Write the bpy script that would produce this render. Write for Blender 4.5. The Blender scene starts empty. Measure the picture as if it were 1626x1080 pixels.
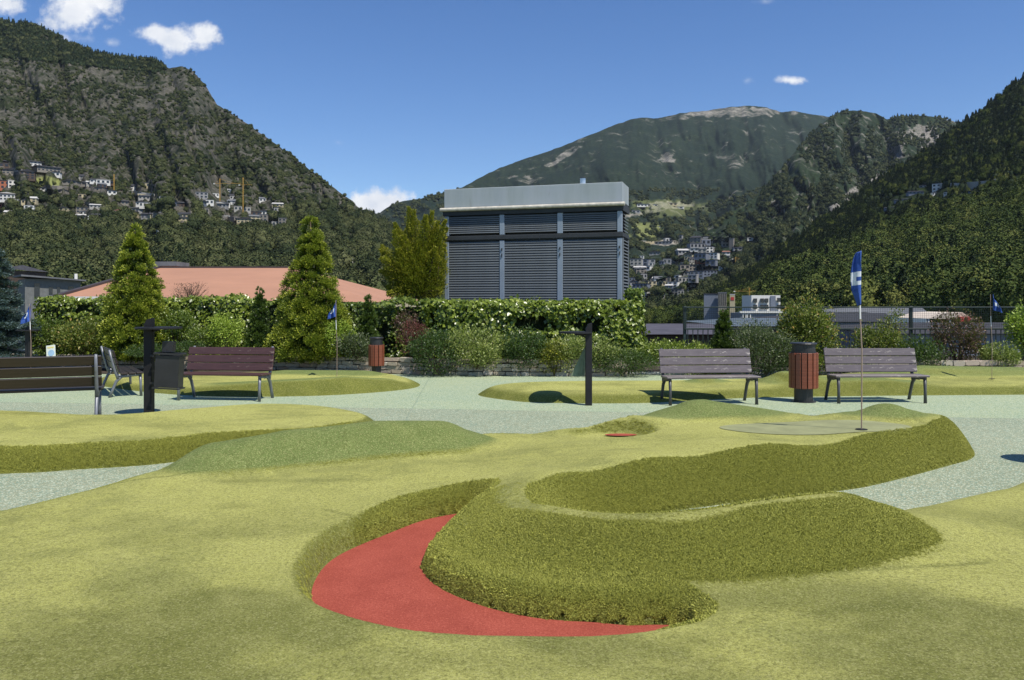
import bpy, math, random
import numpy as np
from mathutils import Vector, Matrix
from mathutils.bvhtree import BVHTree
rnd = random.Random(7)
rng = np.random.default_rng(7)
scene = bpy.context.scene
COL = scene.collection
R = math.radians

# ------------------------------------------------------------------ camera, sky, sun, exposure
F = 1276.0; EYE = 1.6; HOR = 480.0; CX = 813.0
cam_d = bpy.data.cameras.new('camera'); cam = bpy.data.objects.new('camera', cam_d); COL.objects.link(cam)
cam.location = (0, 0, EYE); cam.rotation_euler = (R(90), 0, 0)
cam_d.sensor_width = 36.0; cam_d.lens = 36.0 * F / 1626.0
cam_d.shift_y = -(540.0 - HOR) / 1626.0
cam_d.clip_start = 0.1; cam_d.clip_end = 30000
scene.camera = cam

SUN_EL = 59.0; SUN_AZ = 134.0          # azimuth clockwise from +y (the view direction)
sdir = Vector((math.sin(R(SUN_AZ)) * math.cos(R(SUN_EL)), math.cos(R(SUN_AZ)) * math.cos(R(SUN_EL)), math.sin(R(SUN_EL))))
world = bpy.data.worlds.new('World'); scene.world = world; world.use_nodes = True
wt = world.node_tree; wt.nodes.clear()
def wn(t, **k):
    n = wt.nodes.new(t)
    for a, b in k.items(): setattr(n, a, b)
    return n
SKY_STR = 0.095
wout = wn('ShaderNodeOutputWorld'); wbg = wn('ShaderNodeBackground'); wt.links.new(wbg.outputs[0], wout.inputs[0])
wbg.inputs[1].default_value = SKY_STR
sky = wn('ShaderNodeTexSky'); sky.sky_type = 'NISHITA'; sky.sun_disc = False
sky.sun_elevation = R(SUN_EL); sky.sun_rotation = R(SUN_AZ); sky.altitude = 1100; sky.air_density = 1.0; sky.dust_density = 0.25; sky.ozone_density = 2.6
def wmath(op, a, b=None, c=None, clamp=False):
    n = wn('ShaderNodeMath', operation=op, use_clamp=clamp)
    for i, v in enumerate((a, b, c)):
        if v is None: continue
        if isinstance(v, (int, float)): n.inputs[i].default_value = v
        else: wt.links.new(v, n.inputs[i])
    return n.outputs[0]
tc = wn('ShaderNodeTexCoord'); sx = wn('ShaderNodeSeparateXYZ'); wt.links.new(tc.outputs['Generated'], sx.inputs[0])
yy = wmath('MAXIMUM', sx.outputs[1], 0.02)
cu = wmath('DIVIDE', sx.outputs[0], yy); cv = wmath('DIVIDE', sx.outputs[2], yy)
cmb = wn('ShaderNodeCombineXYZ'); wt.links.new(cu, cmb.inputs[0]); wt.links.new(cv, cmb.inputs[1])
n1 = wn('ShaderNodeTexNoise'); n1.inputs['Scale'].default_value = 34; n1.inputs['Detail'].default_value = 8; n1.inputs['Roughness'].default_value = .62
wt.links.new(cmb.outputs[0], n1.inputs['Vector'])
nn = wmath('MULTIPLY', wmath('SUBTRACT', n1.outputs[0], .5), 2.3)
# fair-weather cumulus puffs: direction of the puff (tangents of azimuth and elevation), half width, half height, opacity
puffs = [(285, 60, 62, 26, 1.0), (325, 58, 36, 24, 1.0), (250, 52, 40, 16, .9), (118, 18, 70, 36, 1.0), (150, 2, 50, 22, 1), (15, 8, 46, 22, .9), (95, 62, 55, 12, .5),
         (610, 325, 62, 30, 1.2), (575, 335, 40, 28, 1.2), (640, 330, 38, 18, 1.2), (1258, 127, 30, 9, .8), (1186, 128, 14, 8, .35), (176, 68, 16, 9, .35), (537, 226, 12, 7, .2), (1215, 2, 20, 8, .3)]
dens = None
for (px, py, rx, ry, op) in puffs:
    a = wmath('DIVIDE', wmath('SUBTRACT', cu, (px - CX) / F), rx / F)
    b = wmath('DIVIDE', wmath('SUBTRACT', cv, (HOR - py) / F), ry / F)
    d = wmath('SQRT', wmath('ADD', wmath('MULTIPLY', a, a), wmath('MULTIPLY', b, b)))
    v = wmath('MULTIPLY', wmath('SUBTRACT', wmath('ADD', 1.05, nn), d), op * 1.3, clamp=True)
    dens = v if dens is None else wmath('MAXIMUM', dens, v)
sm = wn('ShaderNodeMapRange', interpolation_type='SMOOTHSTEP'); wt.links.new(dens, sm.inputs[0]); sm.inputs[1].default_value = .02; sm.inputs[2].default_value = 1.0
n2 = wn('ShaderNodeTexNoise'); n2.inputs['Scale'].default_value = 22; n2.inputs['Detail'].default_value = 6; wt.links.new(cmb.outputs[0], n2.inputs['Vector'])
crmp = wn('ShaderNodeValToRGB'); wt.links.new(n2.outputs[0], crmp.inputs[0])
crmp.color_ramp.elements[0].position = .3; crmp.color_ramp.elements[0].color = (5.8, 6.3, 7.2, 1)
crmp.color_ramp.elements[1].position = .62; crmp.color_ramp.elements[1].color = (8.6, 8.7, 8.9, 1)
wmx = wn('ShaderNodeMix', data_type='RGBA'); wt.links.new(sm.outputs[0], wmx.inputs['Factor'])
hs = wn('ShaderNodeHueSaturation'); hs.inputs['Saturation'].default_value = 1.24; hs.inputs['Hue'].default_value = .508; hs.inputs['Value'].default_value = 1.2; wt.links.new(sky.outputs[0], hs.inputs['Color']); wt.links.new(hs.outputs[0], wmx.inputs['A']); wt.links.new(crmp.outputs[0], wmx.inputs['B'])
wt.links.new(wmx.outputs['Result'], wbg.inputs[0])

sun_d = bpy.data.lights.new('sun', 'SUN'); sun_d.energy = 5.0; sun_d.angle = R(.5); sun_d.color = (1, .945, .85)
sun = bpy.data.objects.new('sun', sun_d); COL.objects.link(sun)
sun.rotation_euler = (-sdir).to_track_quat('-Z', 'Y').to_euler(); sun.location = (20, -20, 40)
vs = scene.view_settings
vs.view_transform = 'Standard'; vs.look = 'None'; vs.gamma = 1; vs.exposure = 0.30; vs.use_curve_mapping = False
scene.cycles.volume_bounces = 0; scene.cycles.max_bounces = 6; scene.cycles.diffuse_bounces = 3; scene.cycles.transparent_max_bounces = 6

# ------------------------------------------------------------------ helpers
def P(px, py, y):
    """point at depth y seen at photo pixel px,py"""
    return Vector(((px - CX) / F * y, y, EYE - (py - HOR) / F * y))
def G(px, py, z=0.0):
    y = F * (EYE - z) / (py - HOR)
    return ((px - CX) / F * y, y)
def tag(o, label=None, cat=None, group=None, kind=None):
    if label: o['label'] = label
    if cat: o['category'] = cat
    if group: o['group'] = group
    if kind: o['kind'] = kind
    return o
def empty(name, loc=(0, 0, 0), rz=0.0):
    o = bpy.data.objects.new(name, None); COL.objects.link(o); o.location = loc; o.rotation_euler = (0, 0, rz); o.empty_display_size = .2
    return o
def link(name, me, parent=None, loc=None, rot=None):
    o = bpy.data.objects.new(name, me); COL.objects.link(o)
    if parent is not None: o.parent = parent
    if loc is not None: o.location = loc
    if rot is not None: o.rotation_euler = rot
    return o
def copy_tree(o, parent=None):
    c = o.copy(); COL.objects.link(c); c.parent = parent
    for ch in list(o.children): copy_tree(ch, c)
    return c
def npmesh(name, V, T, m=None, smooth=False, attrs=None, quads=False):
    V = np.asarray(V, np.float32); T = np.asarray(T, np.int32); k = 4 if quads else 3
    me = bpy.data.meshes.new(name)
    me.vertices.add(len(V)); me.vertices.foreach_set('co', V.ravel())
    me.loops.add(T.size); me.loops.foreach_set('vertex_index', T.ravel())
    me.polygons.add(len(T)); me.polygons.foreach_set('loop_start', np.arange(0, T.size, k, dtype=np.int32))
    if smooth: me.polygons.foreach_set('use_smooth', np.ones(len(T), bool))
    for an, av in (attrs or {}).items():
        a = me.attributes.new(an, 'FLOAT', 'POINT'); a.data.foreach_set('value', np.asarray(av, np.float32).ravel())
    me.update(calc_edges=True)
    if m: me.materials.append(m)
    return me
class MB:
    def __init__(s): s.v = []; s.f = []
    def add(s, vs_, fs):
        n = len(s.v); s.v += [tuple(v) for v in vs_]; s.f += [tuple(i + n for i in f) for f in fs]; return s
    def box(s, x0, x1, y0, y1, z0, z1, M=None):
        vs_ = [Vector((x, y, z)) for z in (z0, z1) for (x, y) in ((x0, y0), (x1, y0), (x1, y1), (x0, y1))]
        if M is not None: vs_ = [M @ v for v in vs_]
        return s.add(vs_, [(3, 2, 1, 0), (4, 5, 6, 7), (0, 1, 5, 4), (1, 2, 6, 5), (2, 3, 7, 6), (3, 0, 4, 7)])
    def bbox(s, x0, x1, y0, y1, z0, z1, b=.004, M=None):
        """box with chamfered edges"""
        vs_ = []; 
        for (X, sx_) in ((x0, 1), (x1, -1)):
            for (Y, sy_) in ((y0, 1), (y1, -1)):
                for (Z, sz_) in ((z0, 1), (z1, -1)):
                    vs_ += [Vector((X, Y + sy_ * b, Z + sz_ * b)), Vector((X + sx_ * b, Y, Z + sz_ * b)), Vector((X + sx_ * b, Y + sy_ * b, Z))]
        if M is not None: vs_ = [M @ v for v in vs_]
        def c(i, j, k): return (i * 4 + j * 2 + k) * 3
        fs = []
        for i in (0, 1):
            a = [c(i, 0, 0), c(i, 1, 0), c(i, 1, 1), c(i, 0, 1)]; fs.append(tuple(a) if i else tuple(a[::-1]))
            a = [c(0, i, 0) + 1, c(1, i, 0) + 1, c(1, i, 1) + 1, c(0, i, 1) + 1]; fs.append(tuple(a) if not i else tuple(a[::-1]))
            a = [c(0, 0, i) + 2, c(1, 0, i) + 2, c(1, 1, i) + 2, c(0, 1, i) + 2]; fs.append(tuple(a[::-1]) if not i else tuple(a))
        for i in (0, 1):
            for j in (0, 1):
                fs.append((c(i, j, 0), c(i, j, 1), c(i, j, 1) + 1, c(i, j, 0) + 1))
                fs.append((c(i, 0, j), c(i, 1, j), c(i, 1, j) + 2, c(i, 0, j) + 2))
                fs.append((c(0, i, j) + 1, c(1, i, j) + 1, c(1, i, j) + 2, c(0, i, j) + 2))
        for i in (0, 1):
            for j in (0, 1):
                for k in (0, 1): fs.append((c(i, j, k), c(i, j, k) + 1, c(i, j, k) + 2))
        return s.add(vs_, fs)
    def cyl(s, cx, cy, z0, z1, r0, r1=None, n=16, M=None, caps=True):
        r1 = r0 if r1 is None else r1
        vs_ = [Vector((cx + math.cos(2 * math.pi * i / n) * r, cy + math.sin(2 * math.pi * i / n) * r, z)) for (z, r) in ((z0, r0), (z1, r1)) for i in range(n)]
        if M is not None: vs_ = [M @ v for v in vs_]
        fs = [(i, (i + 1) % n, n + (i + 1) % n, n + i) for i in range(n)]
        if caps: fs += [tuple(range(n))[::-1], tuple(range(n, 2 * n))]
        return s.add(vs_, fs)
    def tube(s, pts, rad, n=6, flat=1.0):
        pts = [Vector(p) for p in pts]; rad = rad if isinstance(rad, (list, tuple)) else [rad] * len(pts)
        vs_ = []; prev = None
        for i, p in enumerate(pts):
            t = (pts[min(i + 1, len(pts) - 1)] - pts[max(i - 1, 0)]).normalized()
            if prev is None: prev = Vector((1, 0, 0)) if abs(t.x) < .9 else Vector((0, 1, 0))
            b = (prev - t * prev.dot(t)).normalized(); c_ = t.cross(b); prev = b
            for k in range(n):
                a = 2 * math.pi * (k + .5) / n
                vs_.append(p + b * math.cos(a) * rad[i] * flat + c_ * math.sin(a) * rad[i])
        fs = []
        for i in range(len(pts) - 1):
            for k in range(n):
                fs.append((i * n + k, i * n + (k + 1) % n, (i + 1) * n + (k + 1) % n, (i + 1) * n + k))
        fs += [tuple(range(n))[::-1], tuple(range(len(vs_) - n, len(vs_)))]
        return s.add(vs_, fs)
    def poly(s, pts, f=None): return s.add(pts, [tuple(range(len(pts)))] if f is None else f)
    def mesh(s, name, m=None, smooth=False):
        me = bpy.data.meshes.new(name); me.from_pydata(s.v, [], s.f); me.update()
        if m: me.materials.append(m)
        if smooth:
            for p in me.polygons: p.use_smooth = True
        return me
    def build(s, name, m=None, parent=None, loc=None, rot=None, smooth=False):
        return link(name, s.mesh(name, m, smooth), parent, loc, rot)

# ---- vectorised value noise
def _h(ix, iy, seed):
    n = (ix.astype(np.int64) * 374761393 + iy.astype(np.int64) * 668265263 + seed * 974634777) & 0x7fffffff
    n = ((n ^ (n >> 13)) * 1274126177) & 0x7fffffff
    return ((n ^ (n >> 16)) & 0xffff) / 65535.0
def vnoise(x, y, seed=0):
    x = np.asarray(x, float); y = np.asarray(y, float)
    ix = np.floor(x); iy = np.floor(y); fx = x - ix; fy = y - iy; fx = fx * fx * (3 - 2 * fx); fy = fy * fy * (3 - 2 * fy)
    a = _h(ix, iy, seed); b = _h(ix + 1, iy, seed); c = _h(ix, iy + 1, seed); d = _h(ix + 1, iy + 1, seed)
    return (a * (1 - fx) + b * fx) * (1 - fy) + (c * (1 - fx) + d * fx) * fy
def fbm(x, y, o=5, seed=0, rough=.5):
    s = 0; a = 1; t = 0
    for i in range(o): s = s + a * vnoise(x * 2 ** i + 17.3 * i, y * 2 ** i - 9.1 * i, seed + i); t += a; a *= rough
    return s / t
def ridged(x, y, o=5, seed=0):
    s = 0; a = 1; t = 0
    for i in range(o): s = s + a * (1 - np.abs(2 * vnoise(x * 2 ** i + 7.7 * i, y * 2 ** i + 3.1 * i, seed + i) - 1)); t += a; a *= .5
    return s / t

# ------------------------------------------------------------------ materials
class NT:
    def __init__(s, name):
        s.m = bpy.data.materials.new(name); s.m.use_nodes = True; s.t = s.m.node_tree; s.t.nodes.clear()
        s.out = s.t.nodes.new('ShaderNodeOutputMaterial'); s.b = s.t.nodes.new('ShaderNodeBsdfPrincipled'); s.t.links.new(s.b.outputs[0], s.out.inputs[0])
        s.co = s.t.nodes.new('ShaderNodeTexCoord').outputs['Object']
    def n(s, t, **k):
        nd = s.t.nodes.new(t)
        for a, b in k.items(): setattr(nd, a, b)
        return nd
    def set(s, sock, v):
        if isinstance(v, (int, float)): sock.default_value = v
        elif isinstance(v, tuple): sock.default_value = v if len(v) == len(sock.default_value) else v + (1,)
        else: s.t.links.new(v, sock)
    def noise(s, scale, detail=4, rough=.55, vec=None, dist=0.0, out=0):
        nd = s.n('ShaderNodeTexNoise'); s.set(nd.inputs['Vector'], vec or s.co); nd.inputs['Scale'].default_value = scale; nd.inputs['Detail'].default_value = detail
        nd.inputs['Roughness'].default_value = rough; nd.inputs['Distortion'].default_value = dist; return nd.outputs[out]
    def vor(s, scale, vec=None, feature='F1', out='Distance'):
        nd = s.n('ShaderNodeTexVoronoi', feature=feature); s.set(nd.inputs['Vector'], vec or s.co); nd.inputs['Scale'].default_value = scale; return nd.outputs[out]
    def scalevec(s, sc):
        nd = s.n('ShaderNodeMapping'); s.set(nd.inputs['Vector'], s.co); nd.inputs['Scale'].default_value = sc; return nd.outputs[0]
    def ramp(s, f, stops):
        nd = s.n('ShaderNodeValToRGB'); s.set(nd.inputs[0], f); e = nd.color_ramp.elements
        while len(e) < len(stops): e.new(.5)
        for i, (p, c) in enumerate(stops): e[i].position = p; e[i].color = (c, c, c, 1) if isinstance(c, (int, float)) else c + (1,)
        return nd.outputs[0]
    def mix(s, f, a, b, mode='MIX'):
        nd = s.n('ShaderNodeMix', data_type='RGBA', blend_type=mode); s.set(nd.inputs['Factor'], f); s.set(nd.inputs['A'], a); s.set(nd.inputs['B'], b); return nd.outputs['Result']
    def math(s, op, a, b=0.0, clamp=False):
        nd = s.n('ShaderNodeMath', operation=op, use_clamp=clamp); s.set(nd.inputs[0], a); s.set(nd.inputs[1], b); return nd.outputs[0]
    def attr(s, name): return s.n('ShaderNodeAttribute', attribute_name=name).outputs['Fac']
    def bump(s, h, dist=.01, strength=1.0, normal=None):
        nd = s.n('ShaderNodeBump'); nd.inputs['Strength'].default_value = strength; nd.inputs['Distance'].default_value = dist; s.set(nd.inputs['Height'], h)
        if normal: s.set(nd.inputs['Normal'], normal)
        s.t.links.new(nd.outputs[0], s.b.inputs['Normal']); return nd.outputs[0]
    def fin(s, col, rough=.8, spec=.5, metal=0.0):
        s.set(s.b.inputs['Base Color'], col); s.set(s.b.inputs['Roughness'], rough); s.b.inputs['Specular IOR Level'].default_value = spec; s.b.inputs['Metallic'].default_value = metal
        return s.m
def simple(name, col, rough=.6, var=.18, scale=3.0, metal=0.0, spec=.4, bump=0.0, grain=0.0):
    t = NT(name); a = tuple(c * (1 - var) for c in col); b = tuple(min(1, c * (1 + var)) for c in col)
    f = t.noise(scale, 5, .6); c = t.mix(t.ramp(f, [(.3, 0.0), (.7, 1.0)]), a, b)
    if grain: c = t.mix(t.math('MULTIPLY', t.noise(scale * 18, 2), grain), c, tuple(x * .45 for x in col))
    if bump: t.bump(t.noise(scale * 10, 4), bump)
    return t.fin(c, rough, spec, metal)
def leafmat(name, lo, hi, rough=.45, spec=.4, trans=.25, tip=None):
    """foliage: colour varies by leaf (tint attribute)"""
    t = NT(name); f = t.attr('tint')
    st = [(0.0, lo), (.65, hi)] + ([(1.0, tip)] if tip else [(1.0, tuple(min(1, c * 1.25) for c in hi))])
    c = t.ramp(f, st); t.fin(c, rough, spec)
    if trans:
        tr = t.n('ShaderNodeBsdfTranslucent'); t.set(tr.inputs[0], t.mix(.5, c, (.25, .42, .04)))
        mx = t.n('ShaderNodeMixShader'); mx.inputs[0].default_value = trans
        t.t.links.new(t.b.outputs[0], mx.inputs[1]); t.t.links.new(tr.outputs[0], mx.inputs[2]); t.t.links.new(mx.outputs[0], t.out.inputs[0])
    return t.m

# turf: pile = long fibres + painted crest light and pit shade, mound = bluish short pile
def turf_mat():
    t = NT('artificial turf'); pile = t.attr('pile'); mound = t.attr('mound'); wear = t.attr('wear')
    big = t.noise(.9, 6, .62, dist=.4); mid = t.noise(3.2, 6, .7, dist=.6); fine = t.noise(48, 5, .85); grain = t.noise(120, 4, .9); spk = t.vor(150, out='Color')
    sk = t.n('ShaderNodeSeparateColor'); t.set(sk.inputs[0], spk)
    st = t.math('MULTIPLY', t.ramp(big, [(.43, 0.0), (.58, 1.0)]), t.ramp(mid, [(.38, .05), (.58, 1.0)]))
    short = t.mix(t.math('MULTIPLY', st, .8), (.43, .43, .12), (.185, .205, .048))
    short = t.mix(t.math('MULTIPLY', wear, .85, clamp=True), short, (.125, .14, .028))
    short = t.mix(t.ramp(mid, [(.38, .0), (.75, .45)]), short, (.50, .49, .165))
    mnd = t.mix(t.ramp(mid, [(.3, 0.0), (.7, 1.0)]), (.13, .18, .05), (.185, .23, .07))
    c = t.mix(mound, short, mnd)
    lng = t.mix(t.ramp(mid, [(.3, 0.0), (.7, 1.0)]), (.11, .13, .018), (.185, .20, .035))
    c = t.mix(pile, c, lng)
    c = t.mix(t.ramp(fine, [(.38, .75), (.54, 0.0)]), c, t.mix(.75, c, (.05, .05, .006)))
    c = t.mix(t.ramp(grain, [(.38, .85), (.53, 0.0)]), c, t.mix(.70, c, (.05, .05, .008)))
    c = t.mix(t.ramp(sk.outputs[0], [(.78, 0.0), (.9, .45)]), c, t.mix(.5, c, (.62, .60, .28)))
    t.bump(t.math('ADD', t.math('MULTIPLY', fine, t.math('ADD', t.math('MULTIPLY', pile, 1.2), .5)), t.math('MULTIPLY', grain, .8)), .009, 1.0)
    return t.fin(c, .85, .2)
def rubber_mat():
    t = NT('poured rubber granules')
    sp = t.n('ShaderNodeSeparateXYZ'); t.set(sp.inputs[0], t.co)
    x, y = sp.outputs[0], sp.outputs[1]
    band = t.math('ADD', y, t.math('MULTIPLY', x, .12))
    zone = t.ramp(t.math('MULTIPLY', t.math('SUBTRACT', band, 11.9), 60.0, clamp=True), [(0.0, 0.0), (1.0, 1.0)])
    grain = t.vor(95, out='Color'); g2 = t.noise(46, 4, .8); big = t.noise(.5, 6, .65); mid = t.noise(2.6, 6, .7)
    sg = t.n('ShaderNodeSeparateColor'); t.set(sg.inputs[0], grain)
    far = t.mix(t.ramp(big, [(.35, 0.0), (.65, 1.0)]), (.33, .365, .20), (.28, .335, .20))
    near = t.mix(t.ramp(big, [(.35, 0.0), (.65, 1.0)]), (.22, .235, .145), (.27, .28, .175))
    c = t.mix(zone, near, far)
    c = t.mix(t.ramp(mid, [(.4, 0.0), (.8, .3)]), c, (.22, .30, .22))
    c = t.mix(t.ramp(sg.outputs[0], [(.70, 0.0), (.78, .75)]), c, (.52, .56, .42))
    c = t.mix(t.ramp(sg.outputs[1], [(.72, 0.0), (.8, .7)]), c, (.10, .20, .16))
    c = t.mix(t.ramp(g2, [(.30, .5), (.48, 0.0)]), c, (.16, .24, .19))
    seam = None
    for (a, b, cc, w) in ((.12, 1.0, 11.9, .012), (1, .05, -.9, .01), (1, .05, 2.4, .01), (1, .05, 5.4, .01), (.05, 1, 15.4, .012), (-.6, 1, 9.4, .008), (1, -.1, 8.0, .01), (1, -.05, -4.2, .01), (.35, 1, 8.15, .006)):
        v = t.math('ABSOLUTE', t.math('SUBTRACT', t.math('ADD', t.math('MULTIPLY', x, a), t.math('MULTIPLY', y, b)), cc))
        v = t.math('LESS_THAN', v, w); seam = v if seam is None else t.math('MAXIMUM', seam, v)
    c = t.mix(t.math('MULTIPLY', seam, .28), c, (.12, .18, .14))
    t.bump(t.math('SUBTRACT', t.vor(95), t.math('MULTIPLY', seam, 2.0)), .006, .8)
    return t.fin(c, .85, .3)
def red_mat():
    t = NT('red turf'); g = t.noise(85, 5, .95); m = t.noise(4, 5, .65)
    c = t.mix(t.ramp(m, [(.35, 0.0), (.7, 1.0)]), (.27, .056, .036), (.35, .080, .052))
    c = t.mix(t.ramp(g, [(.38, .9), (.52, 0.0)]), c, (.20, .035, .025)); c = t.mix(t.ramp(g, [(.55, 0.0), (.66, .6)]), c, (.60, .19, .13))
    t.bump(g, .004, .8); return t.fin(c, .9, .15)
M = {}
M['turf'] = turf_mat(); M['rubber'] = rubber_mat(); M['red'] = red_mat()
M['black_metal'] = simple('black painted steel', (.022, .022, .024), .42, .25, 6, spec=.5)
M['grey_iron'] = simple('grey cast iron', (.17, .18, .20), .42, .2, 8, metal=.3, spec=.5)
M['dark_iron'] = simple('dark grey cast iron', (.055, .057, .062), .45, .2, 8, spec=.5)
def wood_mat(name, col, worn, flake=.55):
    t = NT(name); v = t.scalevec((3, 60, 60)); g = t.noise(1.0, 6, .7, vec=v); m = t.noise(5, 6, .7)
    c = t.mix(t.ramp(g, [(.3, 0.0), (.7, 1.0)]), tuple(x * .65 for x in col), tuple(x * 1.25 for x in col))
    v2 = t.scalevec((9, 40, 40)); fl = t.noise(1.0, 6, .75, vec=v2)
    c = t.mix(t.math('MULTIPLY', t.ramp(fl, [(flake, 0.0), (flake + .06, 1.0)]), t.ramp(m, [(.5, 0.0), (.6, 1.0)])), c, worn)
    t.bump(g, .0015, .6); return t.fin(c, .40, .5)
M['wood_maroon'] = wood_mat('maroon stained planks', (.070, .034, .031), (.34, .27, .22), .60)
M['wood_grey'] = wood_mat('greyed planks', (.125, .105, .108), (.42, .38, .34), .56)
M['wood_shaded'] = wood_mat('shade darkened brown planks', (.026, .018, .016), (.12, .09, .08), .66)  # planks darkened: shade on the backrests is put into the wood colour
M['wood_bin'] = wood_mat('red brown bin slats', (.19, .055, .028), (.32, .16, .10), .72)
def stone_mat():
    t = NT('wall stone'); oi = t.n('ShaderNodeObjectInfo').outputs['Random']
    c = t.ramp(oi, [(0.0, (.34, .29, .22)), (.3, (.54, .49, .39)), (.55, (.42, .35, .26)), (.8, (.60, .55, .46)), (1.0, (.46, .30, .21))])
    c = t.mix(t.ramp(t.noise(18, 6, .7), [(.4, 0.0), (.7, .6)]), c, (.17, .15, .12)); t.bump(t.noise(26, 5, .7), .02, .8); return t.fin(c, .9, .2)
M['stone'] = stone_mat()
M['mortar'] = simple('dark mortar and soil behind stones', (.09, .08, .065), .95, .3, 9, bump=.01)
M['soil'] = simple('planter soil', (.055, .042, .03), .95, .3, 5, bump=.02)
M['concrete'] = simple('pale kerb concrete', (.48, .47, .43), .85, .15, 4, bump=.004)
# ------------------------------------------------------------------ ground and raised greens
def cr(pts, n=8, closed=True):
    pts = [np.array(p, float) for p in pts]; out = []; N = len(pts)
    rngi = range(N) if closed else range(N - 1)
    for i in rngi:
        g = (lambda k: pts[k % N]) if closed else (lambda k: pts[min(max(k, 0), N - 1)])
        p0, p1, p2, p3 = g(i - 1), g(i), g(i + 1), g(i + 2)
        for k in range(n):
            t = k / n; out.append(.5 * ((2 * p1) + (-p0 + p2) * t + (2 * p0 - 5 * p1 + 4 * p2 - p3) * t * t + (-p0 + 3 * p1 - 3 * p2 + p3) * t ** 3))
    if not closed: out.append(pts[-1])
    return np.array(out)
def dist(X, Y, L, closed=True):
    D = np.full(X.shape, 1e9); n = len(L)
    for i in range(n if closed else n - 1):
        a = L[i]; b = L[(i + 1) % n]; e = b - a; q = e @ e
        if q < 1e-12: continue
        t = np.clip(((X - a[0]) * e[0] + (Y - a[1]) * e[1]) / q, 0, 1)
        D = np.minimum(D, np.hypot(X - a[0] - t * e[0], Y - a[1] - t * e[1]))
    return D
def inside(X, Y, L):
    I = np.zeros(X.shape, bool); n = len(L)
    for i in range(n):
        x0, y0 = L[i]; x1, y1 = L[(i + 1) % n]
        if y0 == y1: continue
        c = ((Y > min(y0, y1)) & (Y <= max(y0, y1))); xi = x0 + (Y - y0) * (x1 - x0) / (y1 - y0)
        I ^= c & (X < xi)
    return I
def sdf(X, Y, L): return np.where(inside(X, Y, L), 1, -1) * dist(X, Y, L)
def ss(x, a, b): t = np.clip((x - a) / (b - a), 0, 1); return t * t * (3 - 2 * t)
def idw(X, Y, pts, p=3.0):
    W = 0; S = 0
    for (x, y, v) in pts:
        w = 1 / (((X - x) ** 2 + (Y - y) ** 2 + .15) ** (p / 2)); W = W + w; S = S + w * v
    return S / W
def prof(t): t = np.clip(t, 0, 1); return (1 - (1 - t) ** 2)
def ridge(X, Y, line, w, p=2):
    """height field of a ridge: polyline of x, y, h"""
    L = np.array(line, float); best = np.zeros(X.shape)
    for i in range(len(L) - 1):
        a = L[i]; b = L[i + 1]; e = b[:2] - a[:2]; t = np.clip(((X - a[0]) * e[0] + (Y - a[1]) * e[1]) / (e @ e + 1e-9), 0, 1)
        d = np.hypot(X - a[0] - t * e[0], Y - a[1] - t * e[1]); h = a[2] + t * (b[2] - a[2])
        best = np.maximum(best, h * (0.5 + .5 * np.cos(np.pi * np.clip(d / w, 0, 1))))
    return best
def field_mesh(name, X, Y, Z, keep, mat, attrs):
    ny, nx = X.shape; idx = np.arange(nx * ny).reshape(ny, nx)
    q = np.stack([idx[:-1, :-1], idx[:-1, 1:], idx[1:, 1:], idx[1:, :-1]], -1).reshape(-1, 4)
    kf = (keep[:-1, :-1] | keep[:-1, 1:] | keep[1:, 1:] | keep[1:, :-1]).reshape(-1)
    q = q[kf]; used = np.unique(q); remap = np.full(nx * ny, -1); remap[used] = np.arange(len(used))
    V = np.stack([X.ravel(), Y.ravel(), Z.ravel()], -1)[used]
    me = npmesh(name, V, remap[q], mat, True, {k: v.ravel()[used] for k, v in attrs.items()}, quads=True)
    return me
def axis(segs):
    out = []
    for (a, b, s) in segs: out.append(np.arange(a, b, s))
    out.append([segs[-1][1]]); return np.concatenate(out)

# -- the near green
inlet_pts = [(3.05, 6.1), (2.45, 5.62), (1.75, 5.22), (1.05, 4.93), (.60, 4.96), (.36, 5.28), (.50, 5.74), (.95, 6.02), (1.8, 6.42), (2.83, 6.84), (3.4, 7.2), (4.25, 7.85), (4.72, 8.25)]
outer = [(4.95, 8.7), (4.75, 9.1), (4.2, 9.35), (3.6, 9.12), (2.9, 9.45), (2.05, 9.75), (1.45, 9.5), (.85, 9.0), (.3, 8.75), (-.2, 8.65), (-.7, 8.45), (-1.5, 8.25), (-2.3, 7.95), (-2.95, 7.5),
         (-3.3, 6.9), (-3.55, 6.3), (-3.85, 5.7), (-4.6, 5.1), (-6.5, 4.4), (-8.5, 3), (-8.5, -3), (11, -3), (11, 9.2), (8.5, 9.2), (6.3, 8.35), (4.75, 7.25), (3.9, 6.62)]
ML = cr([np.array(p) for p in inlet_pts] + outer, 6)
IL = cr(inlet_pts, 6, closed=False)
red_pts = [(-.28, 6.02), (-.60, 5.86), (-.84, 5.49), (-1.08, 5.01), (-1.12, 4.60), (-1.04, 4.20), (-.83, 3.86), (-.40, 3.62), (.10, 3.56), (.5, 3.62), (.80, 3.78), (.80, 3.92), (.55, 3.93), (.42, 3.96), (.114, 4.02), (-.17, 4.19), (-.41, 4.46), (-.54, 4.80), (-.52, 5.14), (-.44, 5.45)]
RL = cr(red_pts, 6)
xs = axis([(-8.5, -4, .06), (-4, 5.2, .026), (5.2, 11, .06)]); ys = axis([(-3, 2.2, .08), (2.2, 6.6, .026), (6.6, 9.9, .03)])
X, Y = np.meshgrid(xs, ys)
D = sdf(X, Y, ML); DI = dist(X, Y, IL, closed=False)
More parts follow.
